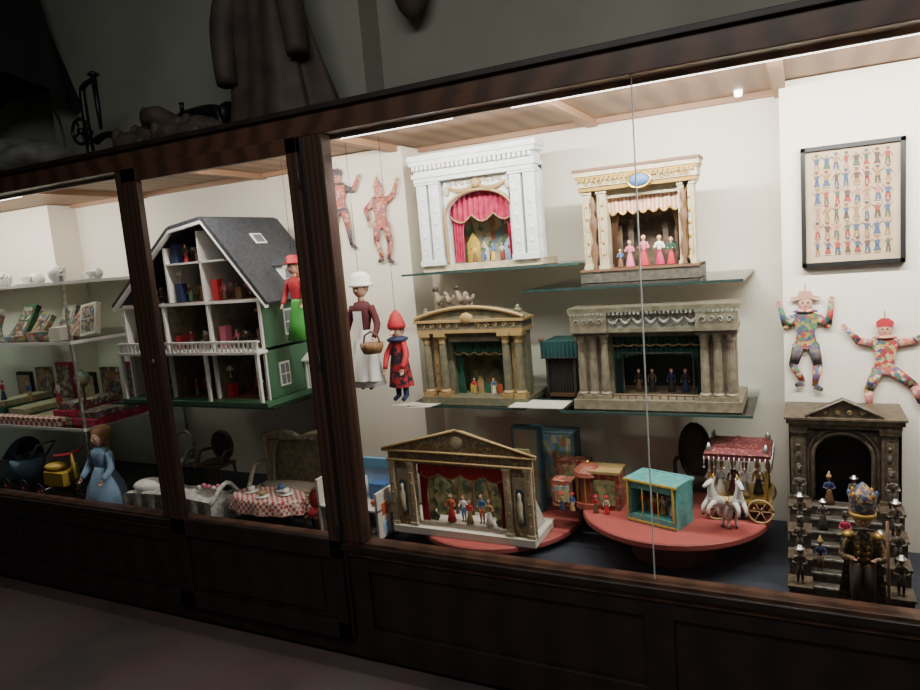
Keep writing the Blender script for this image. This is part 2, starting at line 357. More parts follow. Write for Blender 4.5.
for k,(a,w_,hh,yy) in enumerate(((-1.25,.03,.15,.12),(-1.08,.03,.13,.12),(-1.21,.02,.11,.14),(-1.12,.02,.12,.14))):
    b.prism([(a-w_,Z+.025),(a+w_,Z+.025),(a+w_,Z+hh*.7),(a,Z+hh),(a-w_,Z+hh*.7)],y+yy,y+yy+.004,(YEL,LBLUE,OFFW,DGREEN)[k]); b.box(a-.006,a+.006,y+yy-.001,y+yy,Z+.03,Z+.055,BROWN); b.box(a-.014,a-.006,y+yy-.001,y+yy,Z+.07,Z+.085,BROWN)
for i,a in enumerate((-1.225,-1.185,-1.14,-1.10)): figure(b,a,y+.07,Z+.026,.075,(YEL,DGREEN,BLUE,OFFW)[i],(BROWN,BLUE,YEL,RED)[i],None,None,BROWN,i%2==0,'front')
b.done(.0015)
# B antique cream and gold theatre
b=B('puppet_theater'); X0,X1,Z,y=-.735,-.325,1.40,.47; yb=y+.07
b.box(X0-.005,X1+.005,y-.03,.60,Z,Z+.045,STONED); b.box(X0-.005,X1+.005,y-.035,.60,Z+.04,Z+.048,BROWN)
b.box(-.66,-.65,yb-.02,.62,Z+.04,1.74,BROWN); b.box(-.375,-.365,yb-.02,.62,Z+.04,1.74,BROWN)
b.box(X0+.02,-.64,y+.04,yb,Z+.045,1.74,CRM2); b.box(-.385,X1-.02,y+.04,yb,Z+.045,1.74,CRM2)
b.box(-.64,-.385,y+.01,y+.04,1.70,1.75,CRM2)
for a in (X0+.01,-.67,-.387,X1-.042):
    b.pilaster(a,a+.032,y-.01,y+.05,Z+.045,1.73,CRM2,GOLD)
for a in (-.686,-.37):
    b.lathe([(.010,0),(.005,.015),(.016,.06),(.005,.1),(.010,.14),(.016,.17),(.004,.2),(.012,.235),(.003,.26)],(a,y-.012,Z+.05),BROWN,12)
for o,z0,z1,m in ((.0,1.73,1.745,GOLD),(.004,1.745,1.775,CRM2),(.008,1.775,1.783,GOLD),(.012,1.783,1.80,CRM2),(.016,1.80,1.81,BROWN)): b.box(X0-o,X1+o,y-.02-o,yb,z0,z1,m)
b.dent(X0,X1,y-.033,y-.01,1.765,1.776,24,GOLD)
b.ell((-.513,y-.03,1.75),(.035,.012,.022),BLUE,14,8); b.tube([(-.513+.04*math.cos(t*pi/8),y-.03,1.75+.026*math.sin(t*pi/8)) for t in range(17)],.005,GOLD,5)
scrolls(b,X0+.02,-.56,y-.03,1.757,.012,6,GOLD); scrolls(b,-.465,X1-.02,y-.03,1.757,.012,6,GOLD)
PST=mat('peach_striped_valance',(.52,.22,.14),.7,col2=(.62,.50,.36),kind='stripe',scale=22,lo=.45,hi=.55)
b.curtain(-.64,-.385,1.715,lambda u:1.655-.018*abs(math.sin(7*pi*u)),y+.03,PST,.003,7,nu=84,fringe=GOLD)
b.drape(-.64,-.60,-.62,-.622,1.66,Z+.05,y+.06,BROWN); b.drape(-.385,-.425,-.405,-.403,1.66,Z+.05,y+.06,BROWN)
DKS=mat('dark_room_scene',(.05,.036,.025),.8,col2=(.14,.09,.05),scale=26,lo=.45,hi=.62)
b.box(-.65,-.375,y+.14,y+.145,Z+.04,1.74,DKS)
for i,(a,t,bo,h) in enumerate(((-.60,BLUE,BROWN,.07),(-.565,PINK,PINK,.10),(-.515,PINK,RED,.115),(-.46,WHITE,CRIM,.11),(-.42,GREEN,RED,.10))): figure(b,a,y+.01,Z+.047,h,t,bo,None,None,HAIR,True,'front')
for i in (0,1,4,5): b.box(-.63+i*.042,-.61+i*.042,y+.10,y+.105,Z+.05,1.6+.02*(i%2),DKS)
b.done(.0015)
# C green marble theatre
b=B('puppet_theater'); X0,X1,Z,y=-1.465,-.99,.925,.47; yb=y+.09
b.box(X0,X1,y-.02,.70,Z,Z+.03,STONEG)
b.box(-1.345,-1.335,yb-.02,.70,Z+.03,1.22,STONEG); b.box(-1.10,-1.09,yb-.02,.70,Z+.03,1.22,STONEG)
b.box(X0+.01,-1.335,y+.04,yb,Z+.03,1.24,STONEG); b.box(-1.10,X1-.01,y+.04,yb,Z+.03,1.24,STONEG); b.box(-1.335,-1.10,y+.01,y+.05,1.185,1.24,STONEG)
for a in (X0+.030,-1.362,-1.075,X1-.030): b.column(a,y+.005,Z+.03,1.225,.0165,STONEG,GOLDP)
for a in (-1.401,-1.044): b.pilaster(a-.012,a+.012,y+.015,y+.05,Z+.05,1.2,GOLDP,STONEG)
for o,z0,z1,m in ((.0,1.225,1.24,GOLDP),(.0,1.24,1.27,STONEG),(.010,1.27,1.28,GOLDP)): b.box(X0-o,X1+o,y-.02-o,yb,z0,z1,m)
cx=(X0+X1)/2
n=20;w=(X1-X0)/2
f=lambda t:1.28+.045*max(0,math.cos(t*pi/2))**.8
for i in range(n):
    t0=-1+2*i/n;t1=-1+2*(i+1)/n
    b.prism([(cx+w*t0,1.275),(cx+w*t1,1.275),(cx+w*t1,f(t1)),(cx+w*t0,f(t0))],y-.01,yb,STONEG)
b.tube([(cx+w*1.03*(-1+2*i/n),y-.02,1.285+.045*max(0,math.cos((-1+2*i/n)*pi/2))**.8) for i in range(n+1)],.008,GOLDP,6)
for s in (-1,1):
    scrolls(b,cx+s*.03,cx+s*.22,y-.025,1.255,.013,5,GOLDP); urn(b,cx+s*(w-.03),y+.02,1.28,.04,STONEG)
b.ell((cx,y-.025,1.285),(.03,.012,.024),GOLDP)
for k,(dx,h) in enumerate(((-.10,.085),(-.05,.065),(0,.085),(.04,.06))):
    b.tube([(cx-.05+dx,y+.03,1.315),(cx-.045+dx,y+.025,1.315+h*.5),(cx-.06+dx,y+.03,1.315+h)],[.02,.016,.009],STONEB,8,3)
    b.ell((cx-.06+dx,y+.03,1.32+h),.013,STONEB); b.tube([(cx-.05+dx,y+.02,1.35),(cx-.02+dx,y,1.36),(cx-.01+dx,y,1.38)],[.009,.008,.006],STONEB,6,3)
b.curtain(-1.335,-1.10,1.19,lambda u:1.135-.012*abs(math.sin(5*pi*u)),y+.055,GREEN,.005,14,fringe=GOLDP)
b.drape(-1.335,-1.27,-1.30,-1.305,1.19,Z+.03,y+.07,GREEN); b.drape(-1.10,-1.16,-1.13,-1.125,1.19,Z+.03,y+.07,GREEN)
b.box(-1.34,-1.09,y+.17,y+.175,Z+.03,1.19,mat('painted_backdrop',(.08,.10,.06),.8,col2=(.30,.24,.09),scale=22))
for i,(a,h,m) in enumerate(((-1.27,.05,YEL),(-1.235,.075,GOLDP),(-1.205,.05,GREEN),(-1.175,.06,YEL),(-1.15,.04,ORANGE))):
    b.prism([(a-.014,Z+.03),(a+.014,Z+.03),(a+.014,Z+.03+h*.7),(a,Z+.03+h),(a-.014,Z+.03+h*.7)],y+.08,y+.09,m)
figure(b,-1.255,y+.06,Z+.03,.07,RED,GOLDP,None,None,BROWN); figure(b,-1.165,y+.06,Z+.03,.07,BLUE,OFFW,None,None,BROWN)
b.done(.0015)
# D wide columned theatre
b=B('puppet_theater'); X0,X1,Z,y=-.77,-.205,.937,.42; yb=y+.10
b.box(X0-.01,X1+.01,y-.03,.66,Z,Z+.035,STONEB); b.box(-.66,-.65,yb-.02,.66,Z+.03,1.22,STONED); b.box(-.32,-.31,yb-.02,.66,Z+.03,1.22,STONED); b.box(-.66,-.31,.655,.66,Z+.03,1.22,BLACK)
b.box(X0+.01,-.645,y+.05,yb,Z+.035,1.24,STONEB); b.box(-.325,X1-.01,y+.05,yb,Z+.035,1.24,STONEB)
for a in (X0+.022,X0+.065,X0+.108,X1-.108,X1-.065,X1-.022): b.column(a,y+.0,Z+.035,1.22,.0145,STONEB,STONEB)
b.box(-.645,-.325,y+.01,y+.05,1.20,1.24,STONEB)
for o,z0,z1,m in ((.0,1.22,1.235,STONEB),(-.004,1.235,1.285,GARL),(.006,1.285,1.295,STONEB),(.014,1.295,1.312,STONEB)): b.box(X0-o,X1+o,y-.025-o,yb,z0,z1,m)
for a0,a1 in ((X0-.004,X0+.13),(X1-.13,X1+.004)):
    b.box(a0,a1,y-.04,y,1.222,1.31,STONEB); scrolls(b,a0+.01,a1-.01,y-.043,1.26,.014,4,GARL)
for i in range(7): swag(b,-.64+i*.045,-.60+i*.045,1.272,.018,y-.024,.005,OFFW,6)
b.dent(X0-.01,X1+.01,y-.042,y-.02,1.285,1.294,40,GARL)
b.curtain(-.645,-.325,1.21,lambda u:1.165-.006*abs(math.sin(8*pi*u)),y+.055,GREEN,.006,16,nu=96,fringe=GOLDP)
b.curtain(-.645,-.325,1.17,lambda u:1.125-.02*(2*u-1)**2,y+.07,GREEN,.007,18,nu=96)
b.drape(-.645,-.60,-.62,-.622,1.15,Z+.035,y+.08,TEAL); b.drape(-.325,-.37,-.35,-.348,1.15,Z+.035,y+.08,TEAL)
b.tube([(-.61,y+.06,Z+.04),(-.61,y+.06,1.13),(-.36,y+.06,1.13),(-.36,y+.06,Z+.04)],.004,STONED,5)
for k,a in enumerate((-.57,-.52,-.45,-.40)): figure(b,a,y+.13,Z+.035,.09,(DARK,BROWN,NAVY,DARK)[k],(BROWN,DARK,DARK,NAVY)[k],None,None,BROWN)
b.tube([(-.645,y+.0,Z+.05),(-.325,y+.0,Z+.05)],.004,BROWN,6)
for i in range(12): b.tube([(-.64+i*.0285,y,Z+.035),(-.64+i*.0285,y,Z+.055)],.003,BROWN,5)
b.done(.0015)
# E small teal curtained booth between
b=B('curtained_booth'); y=.58
b.box(-.955,-.82,y,.76,.938,.95,BROWN) ; b.box(-.95,-.94,y,y+.16,.93,1.13,DARK); b.box(-.835,-.825,y,y+.16,.93,1.13,DARK); b.box(-.95,-.825,y+.15,y+.16,.93,1.13,DARK)
b.curtain(-.965,-.81,1.165,1.10,y-.01,TEAL,.006,9,fringe=DARK); b.box(-.96,-.815,y,y+.17,1.15,1.165,TEAL); b.curtain(-.94,-.835,1.10,.95,y+.02,DARK,.006,9)
for s in (-.962,-.813): b.ell((s,y,1.17),.012,BROWN)
b.done()
shelf(-.99,-.80,.56,.80,.932)
# F painted paper theatre on left table
b=B('paper_theater'); X0,X1,Z,y=-1.505,-.89,.462,.20
PRT=multi('theatre_print',[(.34,.27,.14),(.27,.19,.10),(.42,.34,.20),(.22,.15,.09),(.34,.13,.09),(.13,.19,.21)],120)
b.box(X0+.01,X1+.0,y-.02,.40,Z,Z+.028,OFFW)
b.box(X0,-1.385,y,y+.012,Z+.02,.80,PRT); b.box(-1.005,X1,y,y+.012,Z+.02,.80,PRT); b.box(-1.385,-1.005,y,y+.012,.745,.80,PRT)
b.prism([(X0-.01,.80),(X1+.01,.80),(-1.17,.885),(-1.21,.885)],y-.005,y+.012,PRT)
for pa in (((X0-.02,.803),(-1.19,.89)),((-1.19,.89),(X1+.02,.803)),((X0-.02,.797),(X1+.02,.797)),((X0,.76),(X1,.76))): b.tube([(pa[0][0],y-.01,pa[0][1]),(pa[1][0],y-.01,pa[1][1])],.006,GOLDP,6)
b.ell((-1.19,y-.005,.84),(.03,.008,.025),CRM2); scrolls(b,-1.42,-1.23,y-.008,.818,.012,6,GOLD); scrolls(b,-1.15,-.95,y-.008,.818,.012,6,GOLD)
for a in (X0+.005,-1.415,-1.005,X1-.03): b.pilaster(a,a+.026,y-.012,y+.0,Z+.03,.755,CRM2,GOLDP)
for a in (-1.445,-.945):
    b.arch(a-.025,a+.025,.52,.72,a-.018,a+.018,.66,.018,y-.006,y,CRM2,8); b.box(a-.018,a+.018,y-.003,y-.001,.54,.68,mat('niche_blue',(.10,.18,.22),.7))
    b.lathe([(.012,0),(.009,.03),(.012,.07),(.006,.09),(.008,.105),(.001,.115)],(a,y-.01,.55),CRM2,8)
b.curtain(-1.385,-1.005,.75,lambda u:.705-.02*abs(math.sin(4*pi*u)),y+.02,RED,.004,16,nu=96,fringe=GOLDP)
b.drape(-1.385,-1.31,-1.35,-1.355,.75,Z+.04,y+.03,RED); b.drape(-1.005,-1.08,-1.04,-1.035,.75,Z+.04,y+.03,RED)
FOR=mat('forest_backdrop',(.035,.06,.03),.8,col2=(.27,.23,.10),scale=26,lo=.40,hi=.62)
b.box(-1.42,-.97,y+.18,y+.185,Z+.03,.77,FOR)
for k,(a,w_,yy) in enumerate(((-1.345,.05,.06),(-1.06,.05,.06),(-1.33,.08,.12),(-1.08,.08,.12))):
    n=12; d=1 if a<-1.2 else -1
    b.prism([(a-d*w_/2,Z+.03)]+[(a+d*(w_/2)*(.5+.5*math.sin(i*2.3)),Z+.03+.25*i/n) for i in range(n)]+[(a-d*w_/2,.745)],y+yy,y+yy+.003,FOR)
for k,(a,l) in enumerate(((-1.29,.03),(-1.13,-.03),(-1.22,.02))):
    b.tube([(a,y+.15,Z+.03),(a+l*.3,y+.15,Z+.12),(a+l,y+.15,Z+.24)],[.008,.006,.004],BROWN,6,3); b.tube([(a+l*.3,y+.15,Z+.12),(a-l,y+.15,Z+.2)],[.005,.002],BROWN,5)
cutm=[ORANGE,WHITE,RED,BLUE,GOLDP]
for k,a in enumerate((-1.27,-1.225,-1.19,-1.145,-1.105)): figure(b,a,y+.06+.02*(k%2),Z+.032,.12-.01*(k%3),cutm[k],cutm[(k+2)%5],None,None,BROWN,k%2==0,'front')
for a in (X0+.02,X1-.03):
    b.add([(a,y+.012,Z+.028),(a,.36,Z+.028),(a,y+.012,.70),(a+.006,y+.012,Z+.028),(a+.006,.36,Z+.028),(a+.006,y+.012,.70)],[(0,1,2),(3,5,4),(0,3,4,1),(1,4,5,2),(2,5,3,0)],OFFW)
b.done()
# tables
def rtable(cx,cy,r,z):
    b=B('round_red_table'); b.lathe([(r-.004,0),(r,.005),(r,.02),(r-.004,.025)],(cx,cy,z-.025),REDT,64,False)
    b.lathe([(.15,0),(.15,z-.43)],(cx,cy-.03,.405),REDD,40,False); b.done()
rtable(-1.15,.46,.335,.460); rtable(-.445,.455,.33,.56)
# G red toy theatre and box
b=B('toy_fairground_theater'); y=.36;Z=.56
RP=multi('red_toy_print',[(.27,.04,.025),(.34,.08,.04),(.22,.03,.025),(.38,.20,.11),(.10,.08,.07)],80)
b.box(-.73,-.62,y,y+.10,Z,Z+.14,RP); b.box(-.715,-.635,y-.004,y,Z+.02,Z+.115,FOR); b.box(-.735,-.615,y-.008,y+.1,Z+.14,Z+.15,GOLDP)
b.box(-.89,-.76,y+.1,y+.16,Z+.0,Z+.15,RP); b.box(-.88,-.77,y+.097,y+.1,Z+.03,Z+.13,SCENE)
b.lathe([(.055,0),(.055,.02),(.04,.02),(.04,.12),(.06,.125),(.055,.14),(.03,.16),(.0,.165)],(-.745,y+.04,Z),mat('carousel_red',(.22,.06,.035),.5),16,False)
for i in range(8): b.tube([(-.745+.05*math.cos(i*pi/4),y+.04+.05*math.sin(i*pi/4),Z+.02),(-.745+.05*math.cos(i*pi/4),y+.04+.05*math.sin(i*pi/4),Z+.125)],.003,GOLD,5)
b.box(-.88,-.80,y+.0,y+.06,Z,Z+.10,RP); b.box(-.87,-.81,y-.003,y,Z+.02,Z+.08,SCENE); b.ell((-.745,y+.04,Z+.168),.008,GOLD)
for k,a in enumerate((-.79,-.70,-.66,-.83)): figure(b,a,y-.035,Z+.0,.07,(BLUE,RED,OFFW,GOLDP)[k],(GOLDP,BROWN,RED,NAVY)[k],RED,'brim',BROWN)
b.done(.001)
# H turquoise theatre, turned
b=B('tin_toy_stage'); b.M=Matrix.Translation((-.487,.26,.56))@Matrix.Rotation(math.radians(-19),4,'Z')
b.box(-.095,.095,0,.12,0,.03,TURQ); b.box(-.095,.095,.11,.12,.03,.16,TURQ); b.box(-.095,-.078,0,.12,.03,.15,TURQ); b.box(.078,.095,0,.12,.03,.15,TURQ); b.box(-.095,.095,0,.01,.125,.15,TURQ)
b.box(-.1,.1,-.004,.124,.148,.158,TURQ); b.box(-.102,.102,-.008,-.003,.150,.157,YEL); b.box(-.095,.095,-.002,.0,.005,.012,YEL); b.box(-.078,.078,.10,.105,.03,.145,mat('stage_scene',(.38,.28,.14),.7,col2=(.09,.22,.22),scale=35))
for a in (-.087,.087): b.tube([(a,-.004,.148),(a,-.004,.03)],.004,YEL,6)
for a in (-.03,.03): b.tube([(a,-.003,.125),(a,-.003,.03)],.0025,YEL,6)
b.box(-.06,-.02,.06,.09,.03,.07,YEL); b.box(.02,.065,.07,.09,.03,.085,OFFW)
for k,a in enumerate((-.055,-.015,.02,.055)): figure(b,a,.045,.03,.075,(RED,YEL,OFFW,NAVY)[k],(BLUE,RED,GOLDP,OFFW)[k],None,None,BROWN)
b.M=Matrix.Identity(4); b.done(.001)
# I beaded carriage with canopy
b=B('canopied_toy_carriage'); cx,cy,Z=-.215,.46,.56
MAR=mat('maroon_velvet',(.12,.012,.02),.7,col2=(.30,.18,.08),scale=130,lo=.56,hi=.64)
b.box(cx-.10,cx+.10,cy-.08,cy+.10,Z+.03,Z+.07,MAR); b.box(cx-.105,cx+.105,cy-.085,cy+.105,Z+.065,Z+.073,GOLD)
for sx in (-.07,.07):
    for yy in (cy-.092,cy+.11):
        b.tube([(cx+sx+.04*math.cos(i*pi/10),yy,Z+.043+.04*math.sin(i*pi/10)) for i in range(21)],.004,GOLDP,6)
        for k in range(6): b.tube([(cx+sx,yy,Z+.043),(cx+sx+.04*math.cos(k*pi/3),yy,Z+.043+.04*math.sin(k*pi/3))],.002,GOLDP,4)
for sx in (-1,1):
    for sy in (-1,1): b.lathe([(.006,0),(.004,.05),(.007,.09),(.004,.12),(.006,.155)],(cx+sx*.09,cy+sy*.08,Z+.07),GOLD,8); b.lathe([(.008,0),(.010,.01),(.002,.03)],(cx+sx*.09,cy+sy*.085,Z+.245),SILVER,8)
b.box(cx-.105,cx+.105,cy-.10,cy+.10,Z+.22,Z+.24,MAR)
b.lathe([(.145,.0),(.11,.014),(.06,.02),(.02,.03),(.0,.04)],(cx,cy,Z+.24),MAR,4,False,a0=pi/4)
for i in range(14):
    a=cx-.105+.21*i/13; b.tube([(a,cy-.103,Z+.23),(a,cy-.103,Z+.195-.012*(i%2))],.0022,SILVER,5); b.ell((a,cy-.103,Z+.192-.012*(i%2)),.0045,SILVER,6,4)
    b.tube([(cx+.108,cy-.10+.20*i/13,Z+.23),(cx+.108,cy-.10+.20*i/13,Z+.195)],.0022,SILVER,5)
for i in range(9): b.ell((cx-.1+.025*i,cy-.088,Z+.05),.006,SILVER if i%2 else GOLD,6,4)
for i,a in enumerate((-.06,-.02,.02,.06)): figure(b,cx+a,cy-.04+.03*(i%2),Z+.073,.11,(SILVER,MAR,WHITE,GOLD)[i],(WHITE,MAR,SILVER,DARK)[i],GOLD,'tall')
b.done()
HW=mat('white_horse_glaze',(.60,.58,.54),.35)
def horse(x,y,z,h,ang,tilt):
    b=B('white_toy_horse'); b.M=Matrix.Translation((x,y,z))@Matrix.Rotation(ang,4,'Z')@Matrix.Scale(h,4)
    T=Matrix.Translation((-.28,0,.5))@Matrix.Rotation(-tilt,4,'Y')@Matrix.Translation((.28,0,-.5)); M0=b.M
    b.M=M0@T
    b.tube([(-.36,0,.60),(-.26,0,.62),(-.05,0,.59),(.15,0,.61),(.28,0,.68)],[.07,.14,.13,.145,.10],HW,12,3)
    b.tube([(.22,0,.66),(.36,0,.84),(.41,0,.98)],[.12,.075,.06],HW,10,3); b.tube([(.38,0,.99),(.48,0,.93),(.60,0,.80)],[.065,.06,.035],HW,10,3)
    for s in (-1,1):
        b.lathe([(.022,0),(.018,.04),(.002,.08)],(.38,s*.035,1.03),HW,6)
        b.tube([(.22,s*.08,.56),(.34,s*.08,.38),(.27,s*.08,.25)],[.075,.04,.028],HW,8,3)
        b.ell((.27,s*.08,.23),(.035,.03,.03),BLACK,6,4)
    b.tube([(-.38,0,.64),(-.50,0,.50),(-.50,0,.25)],[.03,.045,.015],WHITE,8,3)
    b.tube([(.14,0,.78),(.27,0,.92),(.36,0,1.05)],[.03,.04,.02],SILVER,6,2)
    b.lathe([(.02,0),(.03,.06),(.004,.14)],(.40,0,1.04),GOLD,6); b.tube([(-.10,-.14,.6),(-.1,-.1,.72),(-.1,.1,.72),(-.1,.14,.6)],.02,GOLD,6,2)
    b.M=M0
    for s in (-1,1):
        b.tube([(-.27,s*.08,.56),(-.20,s*.085,.36),(-.32,s*.085,.24),(-.29,s*.085,.04)],[.10,.055,.035,.028],HW,8,3); b.ell((-.27,s*.085,.025),(.04,.03,.025),BLACK,6,4)
    b.M=Matrix.Identity(4); b.done()
horse(-.275,.27,.56,.145,math.radians(-125),.45); horse(-.21,.27,.56,.145,math.radians(-65),.45)
# J grand staircase theatre
b=B('staircase_puppet_theater'); X0,X1,Z,y=-.055,.262,.405,.40
b.arch(X0,X1,Z,.90,.015,.185,.80,.075,y,y+.03,STONED); b.box(X0,X1,y+.16,y+.2,Z,.90,STONED); b.box(X0,X0+.03,y,y+.2,Z,.90,STONED); b.box(X1-.03,X1,y,y+.2,Z,.90,STONED)
b.box(.0,.2,y+.14,y+.16,Z,.9,BLACK); b.box(X0,X1,y,y+.2,.885,.90,STONED)
SG=mat('bronze_stone',(.11,.082,.05),.45,col2=(.05,.038,.025),scale=50)
b.archband(.015,.185,.80,.078,y-.004,.006,SG,.66)
b.archband(.0,.2,.80,.092,y-.002,.004,SG,.66)
for a in (X0+.005,X1-.055): b.pilaster(a,a+.045,y-.012,y+.02,.64,.895,SG,STONED)
for o,z0,z1 in ((.0,.895,.91),(.008,.91,.925),(.014,.925,.932)): b.box(X0-o,X1+o,y-.015-o,y+.2,z0,z1,SG)
cx=(X0+X1)/2
b.prism([(cx-.10,.93),(cx+.10,.93),(cx+.085,.945),(cx,.985),(cx-.085,.945)],y-.01,y+.05,SG)
b.tube([(cx-.11,y-.015,.935),(cx,y-.015,.99),(cx+.11,y-.015,.935)],.006,SG,6); scrolls(b,cx-.07,cx+.07,y-.015,.948,.009,4,GOLDP)
ns=8
for i in range(ns):
    b.box(X0+.06,X1-.06,.12+.034*i,y+.01,Z+.03*i,Z+.03*(i+1),STONED)
    b.box(X0+.06,X1-.06,.118+.034*i,.122+.034*i,Z+.03*(i+1)-.005,Z+.03*(i+1)+.001,GARL)
for sx in (0,1):
    a0,a1=(X0,X0+.06) if sx==0 else (X1-.06,X1)
    for i in range(4):
        b.box(a0,a1,.10+.075*i,y+.01,Z+.055*i,Z+.055*(i+1)+.02,STONED); b.box(a0-.004,a1+.004,.096+.075*i,.175+.075*i,Z+.055*(i+1)+.018,Z+.055*(i+1)+.026,SG)
b.done(.0015)
DBR=mat('dark_bronze',(.07,.055,.04),.35,.5,col2=(.27,.25,.22),scale=90,lo=.5,hi=.65); FACE2=mat('dark_carved_face',(.16,.09,.06),.5)
b=B('toy_guard_figurines')
for i in range(4):
    for a in (X0+.03,X1-.03): figure(b,a,.125+.075*i,Z+.055*(i+1)+.026,.115,DBR,DARK,DBR if i%2 else SILVER,'tall' if i%2 else 'brim',None,False,'front',skin=FACE2)
for i,(a,st) in enumerate(((.04,5),(.16,6),(.06,7),(.13,7),(.10,4),(.03,2),(.19,3))): figure(b,a,.137+.034*st,Z+.03*(st+1),.10,(DBR,CRIM,NAVY)[i%3],(DARK,DBR,BROWN)[i%3],(SILVER,DBR,GOLDP)[i%3],('brim','tall','cone')[i%3],None,i%2==0,'front',skin=FACE2)
b.done()
b=B('nutcracker_soldier'); x,yy,z,h=.135,.085,.405,.33
NC=mat('nutcracker_coat',(.05,.035,.02),.45,.3,col2=(.24,.16,.06),scale=70,lo=.48,hi=.6)
HATP=multi('painted_hat',[(.03,.07,.17),(.34,.20,.04),(.03,.05,.12),(.20,.03,.03),(.08,.05,.03),(.3,.24,.14)],150,.4)
b.lathe([(.045,0),(.05,.008),(.045,.018)],(x,yy,z),BROWN,20,False)
figure(b,x,yy,z+.018,h,NC,mat('breeches_brown',(.05,.035,.025),.6),None,None,None,False,'front',hands=True,skin=mat('painted_face',(.34,.18,.11),.4))
b.lathe([(.030,0),(.033,.02),(.034,.045),(.036,.06),(.024,.072),(.010,.09),(.0,.098)],(x,yy,z+.325),HATP,16); b.lathe([(.032,0),(.035,.006),(.034,.014)],(x,yy,z+.322),GOLD,16)
for k in range(8): b.ell((x+.034*math.cos(k*pi/4),yy+.034*math.sin(k*pi/4),z+.388),(.005,.005,.011),GOLD if k%2 else BLUE,6,4)
b.ell((x,yy-.028,z+.275),(.018,.012,.022),DBR); b.tube([(x-.024,yy-.034,z+.295),(x,yy-.04,z+.3),(x+.024,yy-.034,z+.295)],[.003,.006,.003],DARK,6)
b.grid(lambda u,v:(x+(.035+.03*v)*math.cos(pi*u),yy+.012+(.02+.03*v)*math.sin(pi*u),z+.265-.22*v),20,6,NC)
for s in (-1,1):
    b.lathe([(.016,0),(.018,.006),(.008,.014)],(x+s*.034,yy,z+.262),GOLD,12)
    for k in range(4): b.ell((x+s*.012,yy-.028,z+.19+.018*k),.0035,GOLD,6,4)
b.tube([(x+.06,yy-.05,z+.05),(x+.055,yy-.045,z+.33)],.004,BROWN,6)
b.done()
# ---------------------------------------------------------------- poster
b=B('framed_print'); x0,x1,z0,z1=-.008,.292,1.402,1.80
for a in ((x0,x1,z0,z0+.014),(x0,x1,z1-.014,z1),(x0,x0+.014,z0,z1),(x1-.014,x1,z0,z1)): b.box(a[0],a[1],.595,.62,a[2],a[3],BLACK)
b.box(x0+.01,x1-.01,.606,.618,z0+.01,z1-.01,mat('aged_print_paper',(.47,.36,.23),.8,col2=(.40,.30,.19),scale=8))
fc=[mat('print_red',(.27,.05,.035),.8),mat('print_blue',(.06,.09,.15),.8),mat('print_green',(.08,.11,.06),.8),mat('print_ochre',(.28,.17,.06),.8),mat('print_brown',(.09,.06,.04),.8),mat('print_pink',(.36,.17,.12),.8)]
for r in range(6):
    for c in range(8):
        px=x0+.034+(x1-x0-.068)*(c+.5)/8+random.uniform(-.002,.002); pz=z0+.033+(z1-z0-.062)*(r+.12)/6; m=random.choice(fc);m2=random.choice(fc);m3=random.choice(fc);Y0,Y1=.6045,.606; w=.0085*random.uniform(.8,1.1)
        b.prism([(px-w*.6,pz+.019),(px+w*.6,pz+.019),(px+w*.9,pz+.038),(px-w*.9,pz+.038)],Y0,Y1,m)
        if random.random()<.4: b.prism([(px-w*1.25,pz+.003),(px+w*1.25,pz+.003),(px+w*.6,pz+.021),(px-w*.6,pz+.021)],Y0,Y1,m2)
        else:
            b.prism([(px-w*.9,pz),(px-w*.3,pz),(px,pz+.021),(px-w*.7,pz+.021)],Y0,Y1,m2); b.prism([(px+w*.3,pz),(px+w*1.1,pz+.001),(px+w*.7,pz+.021),(px,pz+.021)],Y0,Y1,m2)
        b.prism([(px+.0045*math.cos(t),pz+.043+.0055*math.sin(t)) for t in [i*pi/4 for i in range(8)]],Y0,Y1,fc[5])
        if random.random()<.6: b.prism([(px-.007,pz+.046),(px+.007,pz+.046),(px+.003,pz+.053),(px-.003,pz+.053)],Y0,Y1,m3)
        for s in (-1,1):
            e=random.choice((-.012,.006,.012)); b.prism([(px+s*w*.9,pz+.033),(px+s*w*1.7,pz+.033+e),(px+s*w*1.7,pz+.037+e),(px+s*w*.9,pz+.038)],Y0,Y1,m3)
        b.box(px-w*1.2,px+w*1.2,Y0,Y1,pz-.0035,pz-.002,fc[4])
b.done()
